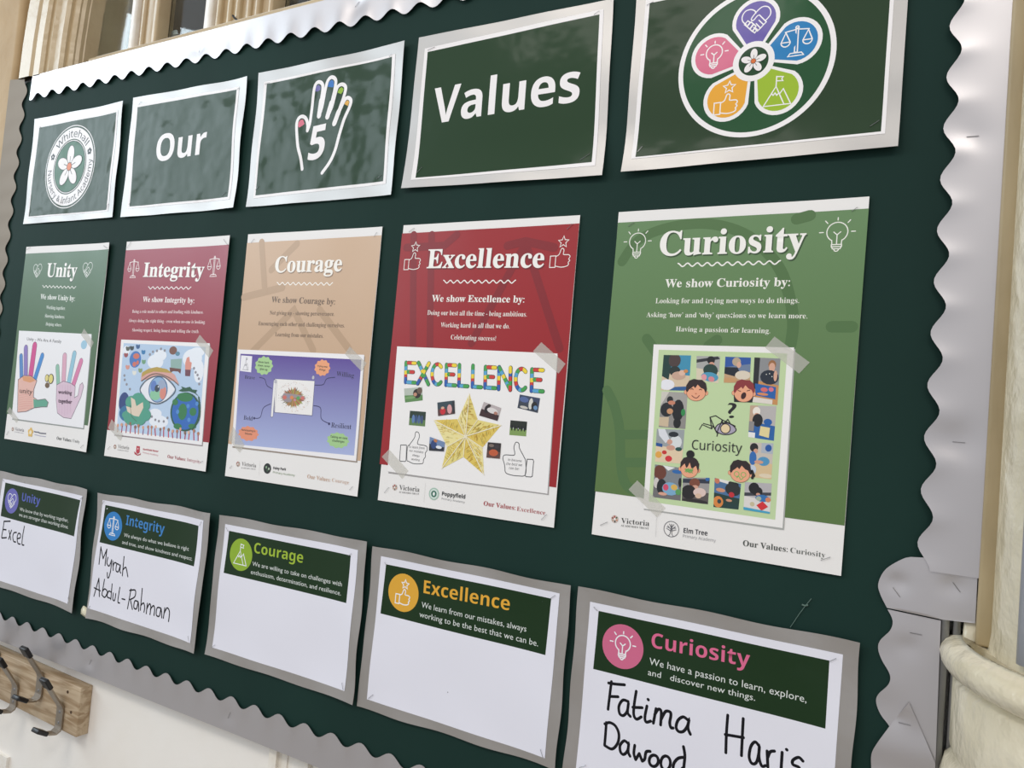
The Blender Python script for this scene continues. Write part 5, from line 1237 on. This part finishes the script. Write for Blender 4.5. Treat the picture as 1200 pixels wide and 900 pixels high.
for k in range(5): c.line(HD, hp([(395 + k * 18, 400), (392 + k * 18, 600 - abs(k - 2) * 8)]), .0006, 'c9a3bd')
c.text(uniq('written_word'), 'unity', *T5([(132, 452), (214, 462)]), '5a3a34', REG, cap=T5([(132, 418)])[0]); c.text(uniq('written_word'), 'working', *T5([(385, 456), (475, 464)]), '3a1f38', REG, cap=T5([(385, 432)])[0], off=.02); c.text(uniq('written_word'), 'together', *T5([(385, 515), (476, 524)]), '3a1f38', REG, cap=T5([(385, 490)])[0], off=.02)
cl2((312, 355), 13, 26, '4a4030'); cl2((312, 355), 10, 22, 'e4d688'); cl2((338, 360), 18, 34, '4a4030'); cl2((338, 360), 14, 29, 'e2d57c'); cl2((314, 402), 14, 18, '6e5636')
c.tape(c.P(T5([(556, 28), (620, 120), (602, 160), (535, 70)]))); c.tape(c.P(T5([(68, 545), (125, 625), (110, 650), (50, 575)])))
X4 = crop(8, 495, 12.0)
footer_logo(c, X4, (84, 95), 0.0044)
c.text(FT, 'Victoria', *X4([(110, 112), (240, 132)]), '8e8b92', BOLD, cap=X4([(108, 66)])[0], off=-0.008); c.text(FT, 'ACADEMIES TRUST', *X4([(105, 138), (235, 158)]), 'a09da4', BOLD, cap=X4([(105, 126)])[0], off=-0.006)
q = c.at(X4([(335, 140)])[0])
for k in range(5):
    a = math.radians(90 + 72 * k); c.ell('flower_emblem', (q[0] + math.cos(a) * .0062, q[1] + math.sin(a) * .0062), .0042, .0042, 'e3bb62', 12)
c.ell('flower_emblem', q, .0042, .0042, 'f0e6cf', 14)
c.line('divider', c.P(X4([(388, 128), (400, 134), (452, 140), (456, 148), (478, 152), (550, 158)])), .0026, '6c6c78'); c.line('divider', c.P(X4([(392, 172), (440, 182), (455, 188), (548, 200)])), .0014, 'a8a6bc')
c.text('values_line', 'Our Values:', *X4([(700, 240), (912, 276)]), '505352', BOLD, cap=X4([(701, 196)])[0]); c.text('values_line', 'Unity', *X4([(926, 274), (1022, 296)]), '6a6d6e', BOLD, cap=X4([(927, 232)])[0], off=-0.010)
c.staple(*X4([(1045, 360), (1080, 318)])); c.staple(*X4([(5, 175), (32, 128)])); c.staple(*R_([(96, 98), (108, 90)])); c.staple(*R_([(366, 84), (378, 92)]))
c.done()

# ------------------------------------------------------------------ name cards along the bottom
NG = 'laminated name cards along the bottom of the board'
def name_card(corners, white, banner, disc, dcol, icon, word, wp, wcol, lines, label, seed, lift, cap=None, iw=1.0):
    c = Card('name_card', corners, label, 'sign', NG, base=0.0024, pillow=0.0016, lift=lift, mat_=M_lam2, seed=seed, ripple=0.0010, sheet_mat=M_silver_lam, sheet_name='silver_backing', jit=0.0009)
    c.panel('white_sheet', c.P(white) if not isinstance(white[0], Vector) else [(q.x, q.z) for q in white], 'e6e5ee')
    c.panel('green_banner', c.P(banner), '1a3319', nx=16, nz=8)
    q = c.at(disc[0]); rz = abs(c.at((disc[0][0], disc[0][1] + disc[2]))[1] - q[1])
    c.ell('round_badge', q, rz, rz, dcol, 40); c.icon('badge_icon', icon, q, rz * 1.35, 'eef0f2', rz * .055)
    c.text('value_word', word, wp[0], wp[1], wcol, SANSB, cap=wp[2], off=-0.004, res=5)
    for s, p0, p1, cp in lines: c.text('statement', s, p0, p1, 'dfe3de', REG, cap=cp, off=-0.002)
    return c
def hand(c, V_, strokes, wd=.0021, colr='121218', words=()):
    wd *= 1.2; nm = uniq('handwritten_word')
    for i, s in enumerate(strokes):
        if i in words: nm = uniq('handwritten_word')
        c.line(nm, c.P(V_(s)), wd, colr, smooth=len(s) > 2)
# unity
Z5 = crop(0, 560, 10.0)
tr, brr = at((105.9, 573.3), -.0035), at((88.5, 717.5), -.0035)
trw, brw = at(Z5([(1000, 210)])[0], -.003), at(crop(0, 540, 3.75)([(308, 627)])[0], -.003)
c = name_card([tr + Vector((-.326, 0, 0)), tr, brr, brr + Vector((-.326, 0, 0))], [trw + Vector((-.297, 0, 0)), trw, brw, brw + Vector((-.297, 0, 0))],
    Z5([(65, 55), (945, 262), (870, 686), (10, 447)]), (Z5([(140, 270)])[0], 0, 15.0), '6d6bb4', 'hearthands', 'Unity', Z5([(256, 268), (468, 318), (256, 170)]), '5a66b8',
    [('We know that by working together,', *Z5([(232, 385), (800, 522), (232, 343)])), ('we are stronger than working alone.', *Z5([(222, 447), (800, 597), (222, 405)]))],
    'laminated card with the purple badge and handwritten word Excel, leftmost in the bottom row', 1.7, (0.0, 0.006, 0.001, 0.001))
hand(c, Z5, [[(48, 510), (122, 508)], [(50, 510), (38, 600), (22, 695), (40, 703), (78, 700)], [(36, 604), (74, 608)], [(108, 618), (128, 725)], [(137, 614), (103, 718)], [(195, 640), (165, 645), (152, 690), (162, 742), (186, 752)],
     [(208, 712), (240, 700), (240, 660), (218, 652), (203, 700), (212, 765), (238, 776)], [(288, 568), (268, 680), (260, 775), (282, 788)]], wd=.0026)
c.staple(*Z5([(945, 250), (972, 228)])); c.staple(*crop(0, 540, 3.75)([(302, 600), (305, 622)])); c.staple(*Z5([(40, 20), (50, 38)]))
c.done()
# integrity
Z4 = crop(0, 540, 3.75)
c = name_card([(114.7, 577.3), (246.7, 601.3), (226.7, 766.7), (100, 724)], Z4([(452, 172), (896, 262), (836, 802), (387, 648)]),
    Z4([(464, 194), (874, 286), (853, 464), (438, 358)]), (Z4([(498, 287)])[0], 0, 17.3), '3580c2', 'scales', 'Integrity', Z4([(553, 281), (722, 322), (553, 237)]), '3f83c4',
    [('We always do what we believe is right', *Z4([(545, 333), (830, 396), (545, 317)])), ('and true, and show kindness and respect.', *Z4([(537, 364), (845, 439), (537, 348)]))],
    'laminated card with the blue scales badge and the handwritten name Myrah Abdul-Rahman', 2.9, (0.002, 0.007, 0.002, 0.001))
Z6 = crop(90, 625, 7.5)
hand(c, Z6, [[(197, 270), (205, 195), (213, 120)], [(213, 120), (233, 222)], [(233, 222), (266, 140)], [(266, 140), (258, 210), (250, 282)], [(275, 212), (266, 260), (285, 287), (306, 240)], [(308, 232), (300, 320), (285, 382), (272, 388), (270, 345)],
     [(318, 245), (322, 325)], [(322, 285), (333, 258), (350, 262)], [(376, 278), (354, 270), (346, 325), (366, 336), (385, 280), (380, 330), (388, 348)], [(417, 205), (402, 372)], [(406, 322), (430, 298), (440, 325), (450, 380)],
     [(152, 552), (196, 395)], [(196, 395), (200, 555)], [(155, 478), (208, 505)], [(245, 405), (222, 540)], [(222, 540), (248, 562), (270, 515), (248, 488), (230, 505)], [(312, 445), (300, 582)], [(306, 520), (282, 508), (268, 555), (298, 572)],
     [(322, 525), (318, 580), (334, 588), (344, 530)], [(380, 475), (362, 595), (378, 612)], [(398, 575), (425, 582)], [(478, 490), (447, 662)], [(466, 502), (515, 500), (512, 555), (470, 582)], [(472, 580), (490, 667)],
     [(540, 600), (512, 594), (503, 650), (526, 662), (542, 605), (545, 682)], [(577, 485), (560, 675)], [(563, 635), (588, 612), (598, 650), (592, 692)], [(622, 615), (612, 705)], [(616, 665), (640, 620), (652, 645), (645, 712)], [(648, 668), (675, 635), (686, 665), (680, 720)],
     [(738, 656), (708, 655), (700, 715), (726, 727), (742, 662), (748, 742)], [(775, 655), (762, 745)], [(768, 705), (795, 655), (816, 690), (808, 774)]], wd=.0022, words=(13,))
c.staple(*Z4([(392, 647), (398, 638)])); c.staple(*Z4([(828, 770), (833, 800)])); c.staple(*Z4([(880, 285), (888, 268)])); c.staple(*Z4([(452, 190), (460, 176)]))
# curled corner of yellowed tape
tp_ = c.P(crop(90, 625, 7.5)([(40, 640), (68, 655), (95, 690), (106, 750), (60, 745), (10, 712), (18, 670)])); mid_ = (sum(p[0] for p in tp_) / 7, sum(p[1] for p in tp_) / 7)
V = [(x, -0.004, z) for x, z in tp_] + [(mid_[0], -0.009, mid_[1])] + [(x, -0.0022, z) for x, z in tp_]
F = [(i, 7, (i + 1) % 7) for i in range(7)] + [(i, (i + 1) % 7, (i + 1) % 7 + 8, i + 8) for i in range(7)]
child('curled_tape', V, F, M_torn, c.th, True)
c.done()
# courage
Z3 = crop(230, 590, 3.752)
c = name_card([(256.7, 602.8), (429.4, 635.3), (412.6, 825.9), (239.3, 767.2)], Z3([(128, 90), (712, 205), (652, 825), (70, 633)]),
    Z3([(145, 120), (680, 229), (660, 438), (121, 305)]), (Z3([(197, 225)])[0], 0, 19.3), '8fb035', 'mountain', 'Courage', Z3([(254, 216), (469, 262), (254, 170)]), '9fba3a',
    [('We are willing to take on challenges with', *Z3([(247, 273), (640, 365), (247, 254)])), ('enthusiasm, determination, and resilience.', *Z3([(240, 309), (636, 405), (240, 290)]))],
    'blank laminated card with the lime green mountain badge, middle of the bottom row', 0.6, (0.001, 0.005, 0.0015, 0.001))
c.staple(*Z3([(70, 632), (84, 622)])); c.staple(*Z3([(643, 788), (648, 818)])); c.staple(*Z3([(670, 232), (684, 220)])); c.staple(*Z3([(134, 105), (142, 122)]))
c.done()
# excellence
Z2 = crop(410, 630, 3.3333)
c = name_card([(437, 639.6), (669.5, 687), (650.5, 903), (418.4, 828)], Z2([(122, 72), (820, 218), (762, 862), (67, 631)]),
    Z2([(142, 104), (787, 238), (764, 459), (120, 296)]), (Z2([(210, 215)])[0], 0, 22.7), 'dfa83c', 'thumb', 'Excellence', Z2([(288, 216), (624, 285), (289, 165)]), 'e3a93a',
    [('We learn from our mistakes, always', *Z2([(280, 272), (689, 368), (281, 250)])), ('working to be the best that we can be.', *Z2([(272, 309), (735, 425), (273, 287)]))],
    'blank laminated card with the amber thumb badge, second from the right in the bottom row', 3.6, (0.001, 0.004, 0.001, 0.002))
c.ell('pin_mark', c.at(Z2([(383, 604)])[0]), .0008, .0008, '6a6a70', 10)
c.staple(*Z2([(74, 628), (92, 613)])); c.staple(*Z2([(746, 826), (756, 858)])); c.staple(*Z2([(784, 238), (803, 225)])); c.staple(*Z2([(138, 96), (145, 108)]))
c.done()
# curiosity
Z1 = crop(650, 680, 3.158)
tl_, tr_ = at((679.1, 687), -.0035), at((1008.8, 752.8), -.0035); dn = Vector((-.001, 0, -.242))
wl_, wr_ = at(Z1([(134, 78)])[0], -.0035), at(Z1([(1068, 273)])[0], -.0035); dw = Vector((-.001, 0, -.210))
c = name_card([tl_, tr_, tr_ + dn, tl_ + dn], [wl_, wr_, wr_ + dw, wl_ + dw],
    Z1([(163, 113), (1017, 297), (1002, 549), (143, 328)]), (Z1([(252, 245)])[0], 0, 26.3), 'cf6a8b', 'bulb', 'Curiosity', Z1([(358, 248), (722, 322), (360, 193)]), 'dc6a90',
    [('We have a passion to learn, explore,', *Z1([(350, 311), (932, 453), (352, 286)])), ('and   discover new things.', *Z1([(345, 350), (742, 446), (346, 328)]))],
    'laminated card with the pink bulb badge and handwritten names Fatima Dawood and Haris', 4.4, (0.001, 0.002, 0.001, 0.002))
Z7 = crop(690, 780, 7.5); Z8 = crop(830, 780, 7.5)
oo = lambda cx, cy, rx, ry: [(cx + rx * math.sin(a * math.pi / 6), cy - ry * math.cos(a * math.pi / 6)) for a in range(13)]
hand(c, Z7, [[(200, 140), (185, 260), (170, 383)], [(175, 152), (240, 162), (315, 168)], [(187, 270), (258, 273)], [(347, 315), (300, 303), (266, 355), (272, 420), (305, 438), (338, 400), (350, 325), (342, 410), (366, 446)], [(418, 225), (400, 340), (396, 430), (420, 470), (462, 450)], [(388, 366), (470, 369)],
     [(512, 355), (494, 450), (505, 495), (545, 487)], [(521, 296), (525, 300)], [(592, 378), (568, 505)], [(580, 430), (612, 383), (637, 405), (632, 520)], [(636, 472), (675, 403), (716, 408), (722, 440), (712, 500), (722, 543), (742, 547)],
     [(872, 478), (830, 450), (785, 480), (768, 540), (790, 578), (832, 577), (868, 530), (882, 472), (872, 545), (893, 602)],
     [(155, 500), (148, 600), (140, 695)], [(142, 512), (185, 500), (235, 530), (265, 600), (255, 680), (205, 732), (140, 700)], [(347, 685), (312, 660), (276, 700), (280, 758), (308, 780), (342, 745), (352, 682), (347, 755), (363, 795)],
     [(405, 700), (397, 770), (412, 825)], [(412, 825), (445, 772)], [(445, 772), (470, 838)], [(470, 838), (492, 820), (505, 758), (540, 752)], oo(572, 835, 40, 50), oo(676, 855, 42, 62),
     [(833, 712), (845, 790), (836, 890), (830, 960)], [(828, 805), (785, 815), (748, 860), (745, 925), (780, 950), (825, 900)]], wd=.0030, words=(14,))
hand(c, Z8, [[(172, 435), (160, 600), (155, 765)], [(308, 465), (300, 620), (292, 790)], [(150, 605), (310, 632)], [(447, 705), (412, 670), (375, 710), (360, 800), (383, 858), (422, 852), (444, 775), (450, 705), (446, 800), (470, 880), (505, 878)], [(518, 750), (524, 890)],
     [(524, 805), (545, 757), (582, 750)], [(650, 762), (645, 840), (640, 920)], [(688, 736), (692, 740)], [(832, 838), (795, 806), (745, 830), (745, 868), (798, 895), (805, 945), (755, 975)]], wd=.0028)
c.staple(*Z1([(1016, 300), (1042, 288)])); c.staple(*Z1([(146, 98), (160, 112)])); c.staple(*Z1([(92, 692), (116, 683)]))
c.done()
